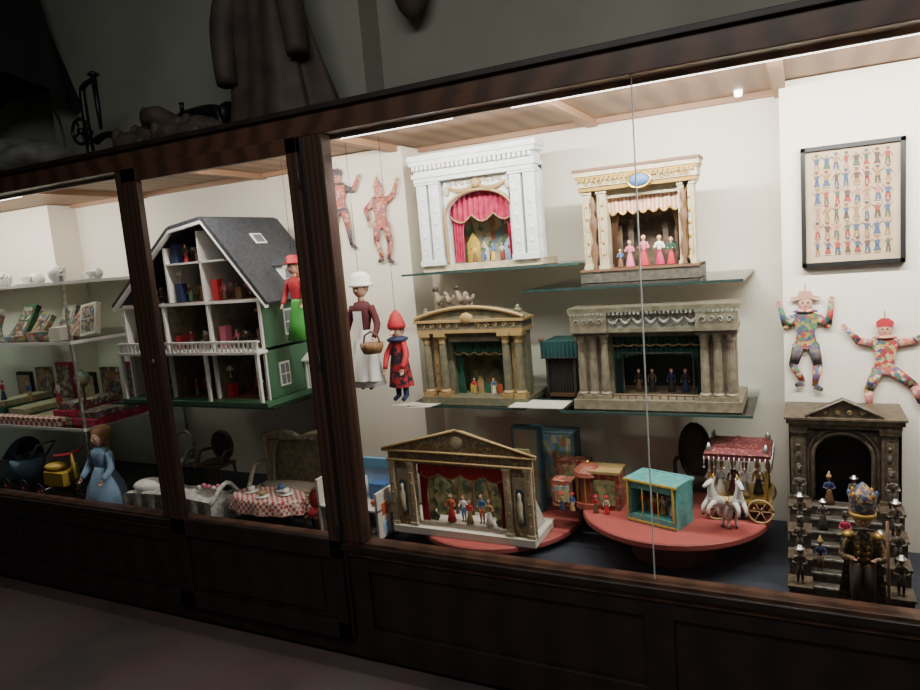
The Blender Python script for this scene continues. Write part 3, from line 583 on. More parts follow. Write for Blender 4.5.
# ---------------------------------------------------------------- jumping jacks (flat articulated cut-outs)
HQ=multi('harlequin_print',[(.40,.05,.04),(.05,.09,.22),(.50,.30,.10),(.34,.03,.04),(.07,.17,.08),(.50,.38,.28)],95)
HQ2=multi('pale_pink_print',[(.50,.15,.10),(.42,.12,.09),(.56,.32,.22),(.25,.12,.16)],80)
GRN=multi('green_motley',[(.06,.17,.08),(.26,.24,.07),(.05,.08,.16),(.34,.05,.04)],95)
FPK=mat('faded_face',(.52,.27,.19),.7); BNV=mat('faded_navy',(.04,.05,.10),.7,col2=(.16,.11,.08),scale=70)
def jack(x,z0,h,J,torso,limb,legm,hatk,hatm,y=.606):
    b=B('jumping_jack_puppet'); b.M=Matrix.Translation((x,y,z0))@Matrix.Diagonal((h,h*.22,h,1))
    def P(p): return (p[0],0,p[1])
    b.prism([(-.10,.46),(.10,.46),(.075,.58),(.12,.76),(.05,.79),(-.05,.79),(-.12,.76),(-.075,.58)],-.03,.03,torso)
    b.prism([(-.12,.43),(.12,.43),(.10,.50),(-.10,.50)],-.04,.04,limb)
    for s in ('L','R'):
        d=-1 if s=='L' else 1
        e,w=J['e'+s],J['w'+s]; b.tube([P((d*.10,.74)),P(e)],[.04,.034],limb,8); b.tube([P(e),P(w)],[.036,.022],torso,8); b.ell(P(e),.034,limb)
        hv=Vector(P(w))-Vector(P(e)); hand(b,P(w),hv,.07,FPK)
        k,a=J['k'+s],J['a'+s]; b.tube([P((d*.06,.47)),P(k)],[.055,.042],legm,8); b.tube([P(k),P(a)],[.04,.024],limb,8); b.ell(P(k),.042,legm)
        b.tube([P(a),P((a[0]+J.get('f'+s,d)*.07,a[1]-.035))],[.032,.018],BNV,8)
    b.tube([(0,0,.78),(0,0,.83)],.03,FPK); b.ell((0,0,.87),(.06,.06,.07),FPK,14,8)
    b.lathe([(.10,0),(.11,.012),(.07,.03)],(0,0,.785),limb,12,True)
    for s in (-.022,.022): b.ell((s,-.06,.88),(.009,.01,.009),BLACK,6,4)
    b.ell((0,-.06,.845),(.018,.008,.006),RED,6,4)
    if hatk=='brim': b.prism([(-.13,.915),(.13,.915),(.12,.935),(.07,.94),(.05,.99),(-.05,.99),(-.07,.94),(-.12,.935)],-.05,.05,hatm)
    elif hatk=='cap': b.prism([(-.07,.90),(.07,.90),(.075,.95),(.03,.985),(-.03,.985),(-.075,.95)],-.05,.05,hatm)
    elif hatk=='point': b.prism([(-.065,.91),(.065,.91),(.02,.97),(-.01,1.03)],-.05,.05,hatm)
    b.tube([(0,.05,.9),(0,.05,1.06)],.004,BLACK,5)
    b.M=Matrix.Identity(4); return b.done()
jack(-1.69,1.53,.37,dict(eL=(-.20,.66),wL=(-.17,.52),eR=(.2,.80),wR=(.26,.93),kL=(-.09,.27),aL=(-.02,.06),kR=(.10,.25),aR=(.06,.04)),HQ2,HQ2,HQ2,'point',HQ2)
jack(-1.905,1.61,.37,dict(eL=(-.22,.78),wL=(-.2,.93),eR=(.22,.70),wR=(.3,.82),kL=(-.12,.27),aL=(-.08,.06),kR=(.10,.25),aR=(.12,.04)),HQ2,BNV,HQ2,'cap',BNV)
jack(.0,.965,.36,dict(eL=(-.17,.66),wL=(-.22,.84),eR=(.19,.66),wR=(.22,.86),kL=(-.11,.28),aL=(-.03,.10),kR=(.10,.27),aR=(.07,.06)),GRN,HQ,BNV,'brim',FPK)
jack(.235,.885,.34,dict(eL=(-.22,.76),wL=(-.32,.88),eR=(.24,.76),wR=(.38,.84),kL=(-.14,.26),aL=(-.13,.06),kR=(.24,.32),aR=(.30,.14)),HQ,HQ2,HQ,'cap',RED)
# ---------------------------------------------------------------- hanging puppets
b=B('bonneted_doll_marionette'); x,y,z,h=-1.60,.26,1.03,.46
APR=mat('white_apron',(.85,.84,.80),.8)
figure(b,x,y,z,h,mat('dark_red_blouse',(.09,.015,.02),.8),mat('pale_skirt',(.70,.68,.64),.8),APR,'bonnet',HAIR,True,'down',hands=True)
b.grid(lambda u,v:(x+(.38*h*(.4+.6*v))*(u-.5),y-.8*(.055+.105*v)*h-.006*math.sin(u*25)*v-.004+abs(u-.5)**2*.22*h,z+.53*h-(.44*h)*v),30,8,APR)
b.grid(lambda u,v:(x+.09*h*(u-.5),y-.075*h-.002,z+.70*h-(.17*h)*v),6,4,APR)
b.lathe([(.035,0),(.045,.02),(.047,.04),(.04,.04)],(x+.085,y-.08,z+.16),mat('wicker',(.26,.14,.06),.7,col2=(.14,.07,.03),scale=80),16); b.tube([(x+.045,y-.08,z+.19),(x+.055,y-.08,z+.23),(x+.085,y-.08,z+.245),(x+.115,y-.08,z+.23),(x+.125,y-.08,z+.19)],.004,BROWN,6)
b.tube([(x,y,z+h),(x,y,2.035)],.001,BLACK,5); b.done()
b=B('punch_glove_puppet'); x,y,z=-1.47,.30,.985; h=.36
b.grid(lambda u,v:(x+(.024+.026*v)*math.cos(2*pi*u)*(1+.1*math.sin(14*pi*u)),y+(.022+.024*v)*math.sin(2*pi*u),z+.24-.19*v),40,6,mat('black_red_motley',(.32,.012,.018),.7,col2=(.012,.01,.02),scale=30,lo=.50,hi=.54))
for s in (-1,1): b.tube([(x+s*.02,y,z+.23),(x+s*.045,y-.02,z+.18),(x+s*.04,y-.05,z+.13)],[.015,.013,.010],RED,8,3); hand(b,(x+s*.04,y-.05,z+.13),(0,-.3,-1),.025,SKIN); b.tube([(x+s*.016,y,z+.07),(x+s*.018,y,z+.01),(x+s*.02,y-.03,z+.0)],[.015,.011,.009],NAVY,8)
head(b,x,y,z+.275,.031,SKIN,BROWN); b.tube([(x,y-.03,z+.275),(x,y-.052,z+.265)],[.008,.004],SKIN,6)
b.lathe([(.035,0),(.038,.014),(.030,.035),(.022,.055),(.005,.075)],(x,y,z+.285),RED,14); b.lathe([(.042,0),(.046,.01),(.018,.02)],(x,y,z+.235),NAVY,16,flut=.2)
b.tube([(x,y,z+.35),(x,y,2.035)],.001,BLACK,5); b.done()
b=B('witch_marionette'); x,y,z,h=-1.935,.27,1.225,.36
figure(b,x,y,z,h,RED,mat('bright_green_cloth',(.05,.28,.04),.7),RED,'brim',HAIR,True,'down',hands=True,longhair=True); b.tube([(x,y,z+h*1.03),(x,y,2.035)],.001,BLACK,5); b.done()
# ---------------------------------------------------------------- doll house
b=B('dollhouse'); x0,x1,y0,y1=-2.93,-2.075,.20,.64
t=.012
b.box(x0-.02,x1+.03,y0-.06,y1+.02,.966,.985,DGREEN)
FLR=mat('dollhouse_wallpaper',(.25,.21,.15),.8,col2=(.16,.135,.10),scale=30); FLB=mat('dollhouse_floorboards',(.13,.08,.045),.6)
b.box(x0,x1,y1-t,y1,.985,1.43,FLR)
b.box(x0,x0+t,y0,y1,.985,1.43,WHITE); b.box(x1-t,x1,y0,y1,.985,1.43,DGREEN)
b.box(x0,x1,y0,y1,.985,.988,FLB)
for z in (1.20,1.415): b.box(x0,x1,y0-.01,y1,z,z+.012,WHITE); b.box(x0,x1,y0,y1-t,z+.012,z+.014,FLB)
for x in (-2.66,-2.38): b.box(x-.005,x+.005,y0,y0+.01,.985,1.42,WHITE); b.box(x-.004,x+.004,y0+.01,y1,.985,1.42,FLR)
prof=[(-2.98,1.42),(-2.54,1.755),(-2.34,1.78),(-2.03,1.40)]
b.prism([(-2.93,1.43),(-2.54,1.74),(-2.34,1.765),(-2.08,1.43)],y1-t,y1,FLR)
for (a,c) in zip(prof[:-1],prof[1:]):
    dx=c[0]-a[0];dz=c[1]-a[1];l=math.hypot(dx,dz);nx,nz=-dz/l*.018,dx/l*.018
    b.prism([a,c,(c[0]+nx,c[1]+nz),(a[0]+nx,a[1]+nz)],y0-.02,y1+.02,ROOF)
    b.prism([(a[0],a[1]-.012),(c[0],c[1]-.012),c,a],y0-.024,y0,WHITE)
b.box(-2.62,-2.61,y0,y1,1.43,1.68,WHITE); b.box(-2.40,-2.39,y0,y1,1.43,1.74,WHITE); b.box(-2.61,-2.25,y0,y1,1.60,1.608,WHITE)
for i in range(34): b.box(x0+.01+i*.0255,x0+.018+i*.0255,y0-.055,y0-.047,1.205,1.245,WHITE)
b.box(x0-.01,x1+.01,y0-.06,y0-.042,1.245,1.253,WHITE); b.box(x0-.01,x1+.01,y0-.065,y0,1.195,1.207,WHITE)
for x in (x0,-2.66,-2.38,x1-.006): b.box(x-.007,x+.007,y0-.058,y0-.044,.985,1.25,WHITE); b.box(x-.006,x+.006,y0-.008,y0+.004,.985,1.43,WHITE)
fm=[BROWN,RED,WHITE,GOLDP,NAVY,DGREEN,PINK,OFFW,BROWN,BROWN]
def chair_s(x,y,z,s,m):
    b.box(x-.012*s,x+.012*s,y-.012*s,y+.012*s,z+.025*s,z+.031*s,m); b.box(x-.012*s,x+.012*s,y+.010*s,y+.013*s,z+.03*s,z+.072*s,m)
    for q in (-.010,.010):
        for r in (-.010,.010): b.box(x+q*s-.0018,x+q*s+.0018,y+r*s-.0018,y+r*s+.0018,z,z+.026*s,BROWN)
def furnish(a,c,z,k,hh):
    w=c-a; R=random.random
    b.box(a,c,y1-.016,y1-.012,z,z+hh,mat('room_paper_%d'%(k%4),((.22,.09,.07),(.08,.12,.11),(.26,.20,.11),(.11,.12,.17))[k%4],.8))
    b.box(a+w*.2,a+w*.8,y0+.05,y0+.3,z+.001,z+.003,mat('rug_%d'%(k%2),((.3,.06,.05),(.08,.1,.2))[k%2],.9))
    m=fm[int(R()*10)]
    kx=a+w*.18
    b.box(kx-.03,kx+.03,y1-.06,y1-.02,z,z+.07,BROWN); b.box(kx-.025,kx+.025,y1-.03,y1-.02,z+.07,z+.13,GOLDP)
    for q in (.02,.045): b.box(kx-.026,kx+.026,y1-.063,y1-.06,z+q-.01,z+q+.01,m)
    bx=a+w*.72
    b.box(bx-.05,bx+.05,y1-.20,y1-.06,z+.02,z+.045,fm[int(R()*8)]); b.box(bx-.05,bx+.05,y1-.06,y1-.05,z,z+.085,BROWN); b.box(bx-.05,bx+.05,y1-.205,y1-.2,z,z+.055,BROWN); b.ell((bx,y1-.085,z+.05),(.035,.02,.012),WHITE,8,5)
    sx=a+w*.5; b.box(sx-.03,sx+.03,y0+.17,y0+.20,z,z+.075,BROWN); b.box(sx-.026,sx+.026,y0+.168,y0+.17,z+.01,z+.065,fm[int(R()*8)]); b.lathe([(.006,0),(.012,.012),(.004,.03)],(sx,y0+.185,z+.075),fm[int(R()*8)],8)
    tx=a+w*(.35+.3*R()); ty=y0+.08
    b.lathe([(.018,0),(.005,.01),(.005,.045),(.032,.048),(.032,.053)],(tx,ty,z),BROWN,12)
    for q in (-.01,.01): b.lathe([(.004,0),(.008,.008),(.006,.014)],(tx+q,ty,z+.053),fm[int(R()*8)],8)
    m=fm[int(R()*8)]
    for s in (-.045,.045): chair_s(tx+s,ty+.01,z,1,m)
    chair_s(a+w*.85,y0+.12,z,1.2,BROWN)
    fx=a+w*.12; b.box(fx-.015,fx+.02,y0+.02,y0+.06,z,z+.05+.05*R(),fm[int(R()*8)]); b.lathe([(.008,0),(.003,.008),(.003,.03),(.018,.032),(.01,.05)],(fx,y0+.04,z+.09),OFFW,10) if (R()>.5 and hh>.12) else None
    gx=a+w*.9; b.box(gx-.02,gx+.012,y0+.03,y0+.07,z,z+.04+.04*R(),BROWN)
    if R()>.25: figure(b,a+w*(.25+.2*R()),y0+.04,z,.085,fm[int(R()*8)],fm[int(R()*8)],None,None,BROWN)
    b.box(a+w*.5,a+w*.7,y1-.022,y1-.016,z+hh*.55,z+hh*.85,GOLDP); b.box(a+w*.52,a+w*.68,y1-.024,y1-.022,z+hh*.6,z+hh*.8,m)
    if hh>.15: b.tube([(a+w*.5,y0+.15,z+hh+.03),(a+w*.5,y0+.15,z+hh-.02)],.002,GOLD,5); b.lathe([(.004,0),(.02,.006),(.012,.018)],(a+w*.5,y0+.15,z+hh-.035),GOLD,10)
for k,(a,c,z,hh) in enumerate([(x0+.02,-2.67,.988,.19),(-2.65,-2.39,.988,.19),(-2.37,x1-.02,.988,.19),(x0+.02,-2.67,1.214,.18),(-2.65,-2.39,1.214,.18),(-2.37,x1-.02,1.214,.18),(-2.60,-2.41,1.43,.15),(-2.80,-2.63,1.43,.06),(-2.37,-2.2,1.43,.10),(-2.60,-2.41,1.608,.09)]): furnish(a,c,z,k,hh)
def win(x,yc,z,w,h):
    b.box(x,x+.006,yc-w/2-.008,yc+w/2+.008,z-.008,z+h+.008,WHITE); b.box(x+.004,x+.008,yc-w/2,yc+w/2,z,z+h,mat('window_glass_dark',(.12,.15,.17),.1))
    b.box(x+.007,x+.010,yc-.002,yc+.002,z,z+h,WHITE); b.box(x+.007,x+.010,yc-w/2,yc+w/2,z+h/2-.002,z+h/2+.002,WHITE)
win(x1,.38,1.26,.08,.10); win(x1,.30,1.04,.05,.09)
b.box(x1,x1+.008,.44,.52,.985,1.11,WHITE); b.box(x1+.006,x1+.011,.45,.51,.99,1.10,mat('door_grey',(.3,.33,.33),.5))
b.box(x1,x1+.05,.42,.54,1.115,1.122,WHITE); b.M=Matrix.Translation((x1,0,0))@Matrix.Rotation(pi/2,4,'Z')
b.prism([(.42,1.122),(.54,1.122),(.48,1.155)],-.05,0,WHITE); b.M=Matrix.Identity(4)
for yy in (.43,.53): b.box(x1+.04,x1+.046,yy-.003,yy+.003,.985,1.115,WHITE)
def slope(x): return 1.78-(x+2.34)*(.38/.31)
xd=-2.12; b.box(xd-.07,xd+.035,.38,.47,slope(xd)-.02,slope(xd)+.05,WHITE); b.box(xd+.034,xd+.037,.395,.455,slope(xd)-.01,slope(xd)+.035,mat('window_glass_dark',(0,0,0)))
b.M=Matrix.Translation((xd,.425,slope(xd)+.05))@Matrix.Rotation(pi/2,4,'Z'); b.prism([(-.055,0),(.055,0),(0,.035)],-.045,.09,ROOF); b.M=Matrix.Identity(4)
xs=-2.25; b.M=Matrix.Translation((xs,.42,slope(xs)+.014))@Matrix.Rotation(math.atan2(.38,.31),4,'Y'); b.box(-.03,.03,-.035,.035,0,.014,WHITE); b.box(-.022,.022,-.026,.026,.012,.016,mat('window_glass_dark',(0,0,0))); b.M=Matrix.Identity(4)
b.done(.001)
# ---------------------------------------------------------------- left shelving with toys
for z,ya in ((1.57,.14),(1.27,.14),(.82,.14)):
    b=B('glass_shelf'); b.box(-5.0,-3.28,ya,.80,z-.012,z,GS); b.box(-5.0,-3.28,ya-.004,ya,z-.014,z+.002,WHITE); b.box(-3.283,-3.278,ya,.8,z-.014,z+.002,WHITE); b.done()
b=B('shelf_upright_frame')
for x in (-3.29,-4.4):
    for yy in (.15,.78): b.box(x-.006,x+.006,yy-.006,yy+.006,.405,1.60,GARL)
b.done()
b=B('porcelain_tea_set')
for i in range(14):
    x=-4.45+i*.085; yy=.22+.12*(i%3)
    if i%2==0:
        b.lathe([(.02,0),(.035,.02),(.04,.05),(.03,.07),(.012,.085)],(x,yy,1.571),WHITE,14); b.tube([(x+.035,yy,1.62),(x+.06,yy,1.625),(x+.07,yy,1.645)],[.008,.006,.005],WHITE,6)
        b.tube([(x-.035,yy,1.635),(x-.055,yy,1.63),(x-.05,yy,1.605),(x-.036,yy,1.6)],.004,WHITE,6)
    else:
        b.lathe([(.045,0),(.055,.006),(.05,.007)],(x,yy,1.571),WHITE,14); b.lathe([(.012,0),(.028,.03),(.03,.035)],(x,yy,1.577),WHITE,12); b.ell((x,yy+.05,1.60),(.03,.03,.03),WHITE)
b.done()
BOXP=multi('game_box_print',[(.34,.08,.08),(.4,.33,.22),(.12,.18,.24),(.26,.21,.07),(.38,.2,.2),(.07,.12,.08)],45)
BOXQ=multi('game_card_print',[(.10,.09,.08),(.34,.26,.16),(.09,.14,.20),(.45,.38,.28),(.28,.06,.05)],55)
b=B('game_boxes')
cols=[BOXQ,OFFW,BOXP,BOXP,DGREEN,BOXP,GARL]
for i in range(9):
    hh=random.uniform(.14,.24); ww=random.uniform(.10,.17); x=-4.65+i*.15; b.M=Matrix.Translation((x,.26+.12*random.random(),1.275))@Matrix.Rotation(math.radians(random.uniform(-50,-15)),4,'X')@Matrix.Rotation(math.radians(random.uniform(-14,14)),4,'Y')
    b.box(0,ww,0,.03,0,hh,cols[i%7]); b.box(.012,ww-.012,-.003,0,hh*.1,hh*.5,BOXP if i%2 else BOXQ); b.box(.015,ww-.015,-.003,0,hh*.55,hh*.92,BOXQ if i%3 else CRM2); b.ell((ww/2,-.003,hh*.7),(ww*.2,.004,hh*.14),cols[(i+5)%7])
b.M=Matrix.Identity(4)
for i in range(6): b.box(-4.5+i*.2,-4.42+i*.2,.18,.25,1.272,1.30+.02*(i%3),cols[(i*3)%7])
b.done(.001)
b=B('board_game_stack')
for i in range(6):
    x=-4.45+i*.2
    for k in range(1+(i*2)%3): b.box(x+.01*k,x+.18-.015*k,.2+.02*k,.5,.822+k*.035,.854+k*.035,[CRIM,BOXQ,GREEN,CRM2,BOXP][(i+k)%5])
    b.box(x+.02,x+.16,.52,.54,.822,1.04+.03*(i%3),[DARK,BOXQ,CRIM][i%3]); b.box(x+.03,x+.15,.517,.52,.86,1.02+.03*(i%3),[CRM2,BOXP,BOXQ][i%3])
for i in range(3): figure(b,-4.1+i*.25,.24,.93,.12,(RED,BLUE,OFFW)[i],(NAVY,GOLDP,RED)[i],None,None,BROWN)
b.done(.001)
b=B('checkered_game_board'); CH=mat('red_white_check',(.35,.03,.03),.7,col2=(.6,.56,.48),kind='checker',scale=45,lo=.4,hi=.6); b.box(-4.5,-3.5,.145,.195,.823,.865,CH); b.done(.001)
b=B('toy_globe')
b.lathe([(.035,0),(.035,.008),(.006,.014),(.006,.2),(.01,.205)],(-3.40,.25,.822),BROWN,14); b.ell((-3.40,.25,1.06),.04,mat('globe_map',(.07,.22,.22),.4,col2=(.3,.26,.14),scale=25),16,12)
b.tube([(-3.40+.047*math.cos(t),.25,1.06+.047*math.sin(t)) for t in [(-.5+i/10)*pi for i in range(11)]],.003,GOLD,5); b.done()
# doll in blue + tricycle
b=B('doll_in_blue_dress'); x,y,z=-3.22,.17,.405
b.lathe([(.12,0),(.13,.02),(.1,.12),(.055,.2),(.045,.22)],(x,y,z),LBLUE,22,True,.8,flut=.07)
b.lathe([(.045,.2),(.05,.25),(.06,.29),(.04,.315),(.018,.32)],(x,y,z),LBLUE,14,True,.7); b.tube([(x,y,z+.31),(x,y,z+.34)],.015,SKIN)
head(b,x,y,z+.365,.043,SKIN,HAIR,True); b.ell((x,y+.02,z+.39),(.055,.05,.04),HAIR,12,8)
for s in (-1,1):
    b.tube([(x+s*.055,y,z+.29),(x+s*.085,y-.02,z+.22),(x+s*.08,y-.07,z+.17)],[.022,.018,.013],LBLUE,8,3); hand(b,(x+s*.08,y-.07,z+.17),(0,-.6,-.6),.03,SKIN)
b.done()
b=B('toy_tricycle'); b.M=Matrix.Translation((.02,-.08,.03))
def wheel(cx,cy,cz,r):
    n=20; b.tube([(cx+r*math.cos(2*pi*i/n),cy,cz+r*math.sin(2*pi*i/n)) for i in range(n+1)],r*.12,BLACK,6)
    for k in range(6): b.tube([(cx,cy,cz),(cx+r*math.cos(k*pi/3),cy,cz+r*math.sin(k*pi/3))],.002,SILVER,4)
    b.ell((cx,cy,cz),.01,RED)
z=.405
wheel(-3.42,.22,z+.06,.055); wheel(-3.66,.16,z+.045,.042); wheel(-3.66,.30,z+.045,.042)
b.tube([(-3.66,.16,z+.045),(-3.66,.30,z+.045)],.006,SILVER,6); b.tube([(-3.66,.23,z+.05),(-3.6,.23,z+.13),(-3.5,.23,z+.14),(-3.43,.23,z+.19)],.014,YEL,8,3); b.tube([(-3.42,.22,z+.06),(-3.44,.22,z+.25)],.008,YEL,8)
b.ell((-3.60,.23,z+.17),(.07,.05,.02),YEL); b.tube([(-3.46,.14,z+.26),(-3.44,.22,z+.25),(-3.46,.30,z+.26)],.007,RED,8,3)
b.box(-3.64,-3.48,.18,.28,z+.08,z+.15,YEL)
b.M=Matrix.Identity(4); b.box(-3.68,-3.36,.10,.26,.405,.418,BROWN); b.done()
b=B('toy_pram'); x,y,z=-3.98,.24,.405
b.lathe([(.05,0),(.10,.05),(.12,.12),(.11,.12),(.09,.06)],(x,y,z+.08),LBLUE,18,True,.7); b.grid(lambda u,v:(x+.02+.12*math.cos(pi*u*.55+pi*.45),y+.08*math.cos(pi*v),z+.20+.12*math.sin(pi*u*.55+pi*.45)*math.sin(pi*v)),12,12,NAVY)
for s in (-.08,.08):
    wheel(x+s,y-.09,z+.05,.045); wheel(x+s,y+.09,z+.05,.045)
b.tube([(x+.10,y-.05,z+.2),(x+.20,y-.05,z+.29),(x+.20,y+.05,z+.29),(x+.10,y+.05,z+.2)],.006,SILVER,6); b.done()
b=B('white_doll_cradle'); LACEW=mat('white_lace',(.58,.56,.52),.8,col2=(.36,.35,.32),scale=60,lo=.45,hi=.6)
x0,x1,y0,y1,z=-2.99,-2.40,.08,.26,.405
b.grid(lambda u,v:(x0+(x1-x0)*u,y0-.01*math.sin(u*40)*v,.53+.015*math.sin(u*pi)-.11*v+.0),60,5,LACEW)
b.box(x0+.01,x1-.01,y0+.01,y1,z,.52,LACEW); b.grid(lambda u,v:(x0+.02+(x1-x0-.04)*u,y0+(y1-y0)*v,.525+.035*math.sin(u*pi)*math.sin(v*pi)+.006*math.sin(u*31+v*9)),40,10,LACEW)
b.ell((x0+.10,.17,.55),(.09,.07,.03),WHITE); b.tube([(x1,y0,.52),(x1+.02,y0+.09,.60),(x1,y1,.52)],.01,LACEW,8,4)
for i in range(7): b.ell((x1-.12+.02*i,.14+.01*(i%3),.575+.008*(i%2)),.012,PINK if i%2 else OFFW,6,4)
b.done()
# small furniture in the middle bay
def ovalchair(name,x,y,w,h,m,cush):
    b=B(name); z=.405; s=h*.42
    for a in (-1,1):
        for c in (0,1): b.tube([(x+a*w*.42,y+c*w*.7,z+s),(x+a*w*.46,y+c*w*.72,z+s*.5),(x+a*w*.4,y+c*w*.7,z)],[.011,.008,.006],m,7,3)
        b.tube([(x+a*w*.45,y+w*.7,z+s*1.5),(x+a*w*.52,y+w*.3,z+s*1.5),(x+a*w*.48,y+.02,z+s*1.05)],.008,m,7,3)
    b.box(x-w/2,x+w/2,y,y+w*.75,z+s*.9,z+s,m); b.ell((x,y+w*.36,z+s*1.03),(w*.45,w*.34,.022),cush,14,6)
    b.tube([(x+w*.42*math.cos(2*pi*i/18),y+w*.74,z+s*1.65+h*.26*math.sin(2*pi*i/18)) for i in range(19)],.010,m,7)
    b.ell((x,y+w*.74,z+s*1.65),(w*.4,.015,h*.25),cush,16,8); b.done()
ovalchair('doll_armchair',-3.12,.50,.15,.30,mat('grey_painted_wood',(.3,.29,.27),.5),mat('grey_silk',(.38,.38,.36),.6))
ovalchair('doll_armchair',-2.88,.52,.17,.30,BROWN,DARK); ovalchair('doll_armchair',-.40,.62,.13,.42,DARK,mat('dark_brown_hide',(.05,.03,.02),.6))
b=B('carved_doll_settee'); x0,x1,y,z=-2.36,-1.90,.42,.405
CW=mat('carved_pale_wood',(.50,.45,.34),.5,col2=(.34,.29,.2),scale=50)
b.box(x0,x1,y-.14,y,z+.10,z+.125,CW); b.ell(((x0+x1)/2,y-.07,z+.13),((x1-x0)*.46,.065,.022),mat('rose_brocade',(.35,.22,.18),.7,col2=(.2,.25,.18),scale=50),20,6)
b.box(x0+.02,x1-.02,y,y+.01,z+.13,z+.33,mat('olive_brocade',(.12,.11,.07),.7,col2=(.22,.18,.11),scale=40))
b.drape(x0+.02,x0+.10,x0+.05,x0+.06,z+.33,z+.13,y-.006,mat('pale_tan_cloth',(.4,.33,.22),.8)); b.drape(x1-.02,x1-.10,x1-.05,x1-.06,z+.33,z+.13,y-.006,mat('rust_cloth',(.30,.10,.06),.8))
pts=[(x0+.01,z+.1)]+[(x0+.01,z+.32)]+[(x0+(x1-x0)*i/12,z+.345+.03*abs(math.sin(pi*i/6))*(1 if i not in(0,12) else 0)) for i in range(13)]+[(x1-.01,z+.1)]
b.tube([(p[0],y,p[1]) for p in pts],.014,CW,7,2); scrolls(b,x0+.03,x1-.03,y-.01,z+.35,.018,8,CW)
for a in (x0+.015,(x0+x1)/2,x1-.015): b.tube([(a,y-.13,z+.1),(a+.01,y-.135,z+.05),(a,y-.13,z)],[.012,.009,.008],CW,7,3)
for a in (x0,x1): b.tube([(a,y,z+.22),(a,y-.08,z+.22),(a,y-.14,z+.12)],.011,CW,7,3)
for a in (x0+.01,x1-.01): b.tube([(a,y,z+.12),(a,y,z)],.01,CW,7)
b.done()
b=B('checked_cloth_table'); cx,cy=-2.14,.18; CH2=mat('fine_red_check',(.35,.05,.05),.8,col2=(.55,.49,.43),kind='checker',scale=70,lo=.4,hi=.6)
def tc(u,v):
    a=2*pi*u
    if v<.6: r=.165*v/.6; return (cx+r*1.2*math.cos(a),cy+r*.55*math.sin(a),.562)
    k=(v-.6)/.4; r=.165+.02*k*(1+.5*math.sin(12*a)); return (cx+r*1.2*math.cos(a),cy+r*.55*math.sin(a),.562-.06*k)
b.grid(tc,72,12,CH2)
b.lathe([(.05,0),(.05,.01),(.015,.02),(.015,.15)],(cx,cy,.405),BROWN,12)
for k,(dx,dy) in enumerate(((-.1,0),(0,-.04),(.09,.01),(.03,.05))):
    b.lathe([(.018,0),(.032,.004),(.033,.006)],(cx+dx,cy+dy,.563),WHITE,14); b.lathe([(.008,0),(.016,.012),(.017,.022)],(cx+dx,cy+dy,.567),(WHITE,GOLDP,WHITE,BLUE)[k],12)
b.done()
ovalchair('doll_side_chair',-1.90,.16,.07,.20,BROWN,RED)
b=B('open_doll_kitchen'); x0,x1,y0,y1,z=-1.84,-1.54,.14,.30,.405
b.box(x0,x1,y0,y1,z,z+.03,OFFW); b.box(x0,x1,y1-.01,y1,z,z+.28,LBLUE); b.box(x0,x0+.012,y0,y1,z,z+.26,OFFW); b.box(x1-.012,x1,y0,y1,z,z+.22,OFFW); b.box(x0+.15,x0+.16,y0,y1,z,z+.24,WHITE); b.box(x0,x1,y0,y1,z+.14,z+.15,WHITE)
b.box(x0-.005,x1+.005,y1-.015,y1+.005,z+.28,z+.32,mat('mid_blue_print',(.12,.29,.47),.6)); b.box(x0+.03,x0+.11,y1-.06,y1-.01,z+.03,z+.10,BLUE); b.box(x0+.19,x1-.03,y1-.05,y1-.01,z+.15,z+.22,BLUE)
for k,(yy,zz) in enumerate(((.17,.04),(.17,.12),(.23,.06),(.23,.15))): b.box(x1-.001,x1+.002,yy,yy+.045,z+zz,z+zz+.05,(LBLUE,ORANGE,BLUE,LBLUE)[k])
for i in range(5): b.lathe([(.008,0),(.014,.012),(.012,.025)],(x0+.03+i*.055,y0+.05,z+.15),(WHITE,ORANGE,LBLUE)[i%3],10); b.lathe([(.008,0),(.014,.012),(.012,.025)],(x0+.04+i*.05,y0+.05,z+.03),(RED,WHITE,YEL)[i%3],10)
b.box(x0,x1,y0-.004,y0,z,z+.03,LBLUE); b.done(.001)
b=B('toy_box_stack'); b.box(-1.09,-.86,.60,.70,.461,.78,mat('blue_grey_card',(.08,.13,.16),.7)); b.box(-1.08,-.87,.595,.60,.50,.77,SCENE); b.box(-1.10,-.98,.52,.57,.461,.82,mat('teal_card',(.06,.14,.18),.7)); b.box(-1.09,-.99,.517,.52,.50,.81,mat('scene_card',(.2,.24,.17),.7,col2=(.33,.2,.12),scale=25)); b.done(.001)
b=B('white_card'); b.add([(-1.60,.40,.927),(-1.47,.38,.931),(-1.42,.44,.927),(-1.52,.47,.927)],[(0,1,2,3)],OFFW)
b.add([(-1.50,.36,.9275),(-1.40,.385,.9275),(-1.38,.45,.9275),(-1.48,.45,.9275)],[(0,1,2,3)],OFFW); b.done()
b=B('white_card'); b.box(-1.04,-.82,.37,.50,.9385,.9415,OFFW); b.done()
